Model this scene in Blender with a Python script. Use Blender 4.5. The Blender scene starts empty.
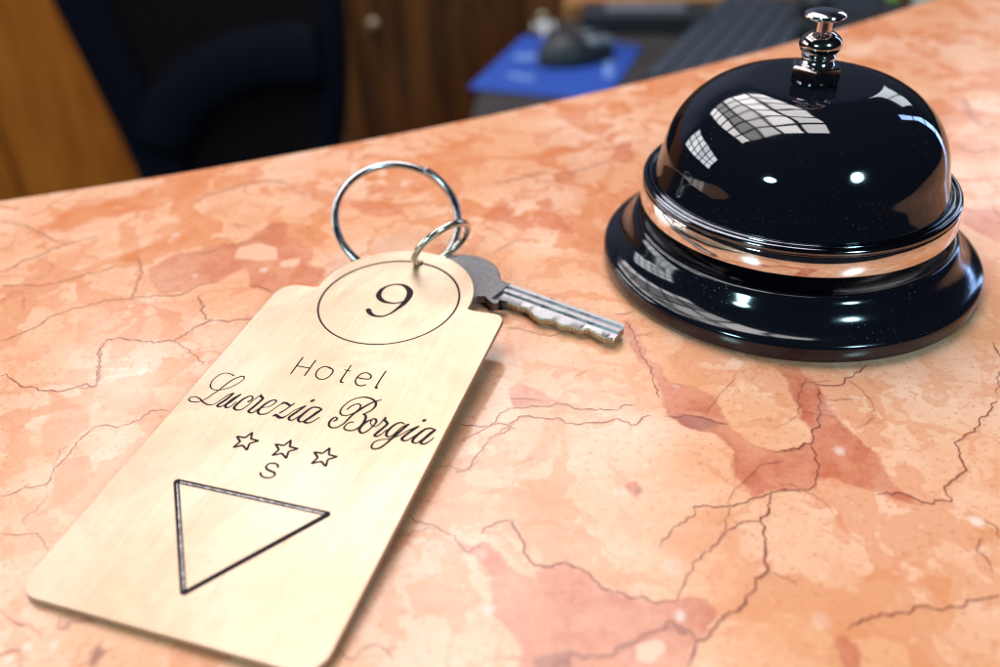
import bpy, bmesh, math, random, json
import numpy as np
from mathutils import Vector, Matrix, noise as mnoise

sc = bpy.context.scene
COL = sc.collection
MM = 0.001

# ------------------------------------------------------------------ camera
f, pitch, roll, H = 891.985458, 0.610280, -0.036386, 109.545559
cam_d = bpy.data.cameras.new('camera')
cam = bpy.data.objects.new('camera', cam_d); COL.objects.link(cam); sc.camera = cam
cp, sp, cr_, sr_ = math.cos(pitch), math.sin(pitch), math.cos(roll), math.sin(roll)
fwd = Vector((0, cp, -sp)); right = Vector((1, 0, 0)); up = Vector((0, sp, cp))
R2 = right*cr_ + up*sr_; U2 = -right*sr_ + up*cr_
cam.matrix_world = Matrix(((R2.x, U2.x, -fwd.x, 0), (R2.y, U2.y, -fwd.y, 0), (R2.z, U2.z, -fwd.z, H*MM), (0, 0, 0, 1)))
cam_d.sensor_width = 36; cam_d.lens = 36*f/1000; cam_d.clip_start = .01; cam_d.clip_end = 50
cam_d.dof.use_dof = True; cam_d.dof.focus_distance = .172; cam_d.dof.aperture_fstop = 10.5

# ------------------------------------------------------------------ light and exposure
w = bpy.data.worlds.new('World'); sc.world = w; w.use_nodes = True
w.node_tree.nodes['Background'].inputs[0].default_value = (.62, .7, 1, 1)
w.node_tree.nodes['Background'].inputs[1].default_value = .018
sc.view_settings.view_transform = 'Standard'; sc.view_settings.look = 'None'
sc.view_settings.exposure = 0.0; sc.view_settings.gamma = 1; sc.view_settings.use_curve_mapping = False
sc.cycles.use_denoising = True; sc.cycles.filter_width = 1.15
sc.cycles.max_bounces = 8; sc.cycles.sample_clamp_indirect = 6

def area_window(name, loc, target, sx, sy, power, color, cols, rows, bar=.07, vary=.6, seed=0., roll=0):
    L = bpy.data.lights.new(name, 'AREA'); L.shape = 'RECTANGLE'; L.size = sx; L.size_y = sy
    L.energy = power; L.color = color
    o = bpy.data.objects.new(name, L); COL.objects.link(o); o.location = loc
    d = Vector(target) - Vector(loc)
    o.rotation_euler = (d.to_track_quat('-Z', 'Y').to_matrix() @ Matrix.Rotation(roll, 3, 'Z')).to_euler()
    L.use_nodes = True; nt = L.node_tree; N = nt.nodes
    em = [n for n in N if n.type == 'EMISSION'][0]
    geo = N.new('ShaderNodeNewGeometry'); sep = N.new('ShaderNodeSeparateXYZ'); nt.links.new(geo.outputs['Parametric'], sep.inputs[0])
    def m(op, a, b=None):
        n = N.new('ShaderNodeMath'); n.operation = op
        for i, v in enumerate((a, b)):
            if v is None: continue
            if isinstance(v, (int, float)): n.inputs[i].default_value = v
            else: nt.links.new(v, n.inputs[i])
        return n.outputs[0]
    fac = None; cu = m('MULTIPLY', sep.outputs[0], cols); cv = m('MULTIPLY', sep.outputs[1], rows)
    for c, b in ((cu, bar), (cv, bar*1.0)):
        fr = m('FRACT', c); g = m('GREATER_THAN', fr, b); h = m('LESS_THAN', fr, 1-b); k = m('MULTIPLY', g, h)
        fac = k if fac is None else m('MULTIPLY', fac, k)
    wn = N.new('ShaderNodeTexWhiteNoise'); wn.noise_dimensions = '1D'
    nt.links.new(m('ADD', m('FLOOR', cu), seed), wn.inputs['W'])
    br = m('ADD', m('MULTIPLY', wn.outputs['Value'], vary), 1-vary)
    nt.links.new(m('MULTIPLY', fac, br), em.inputs['Strength'])
    return o

area_window('skylight_lamp', (-.42, 1.22, 1.5), (-.42, 1.22, 0), 1.7, 2.1, 112, (1, .955, .95), 5, 6, .085, .75, 3.)
area_window('side_window_lamp', (-3.1, 1.5, 1.0), (0, .1, .1), 2.4, 1.1, 78, (.9, .95, 1), 6, 3, .08, .3, 1., 0)
area_window('narrow_window_lamp', (2.3, 1.6, .75), (.07, .18, 0), .2, 1.9, 12, (.35, .55, 1), 1, 4, .05, .1)
area_window('far_window_lamp', (1.75, 2.35, 1.15), (.07, .18, 0), .9, .5, 5, (.85, .92, 1), 2, 1, .04, .1)
def disk_lamp(name, az, el, dist, rad, power, color):
    L = bpy.data.lights.new(name, 'AREA'); L.shape = 'DISK'; L.size = 2*rad; L.energy = power; L.color = color
    o = bpy.data.objects.new(name, L); COL.objects.link(o)
    a, e = math.radians(az), math.radians(el)
    d = Vector((math.sin(a)*math.cos(e), math.cos(a)*math.cos(e), math.sin(e)))
    o.location = Vector((.06, .155, .03)) + d*dist; o.rotation_euler = (-d).to_track_quat('-Z', 'Y').to_euler()
disk_lamp('ceiling_spot_lamp', -138, 25, 2.4, .19, 26, (.5, .88, 1))
disk_lamp('ceiling_spot_lamp', 149, 31, 2.4, .19, 26, (.5, .88, 1))

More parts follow.
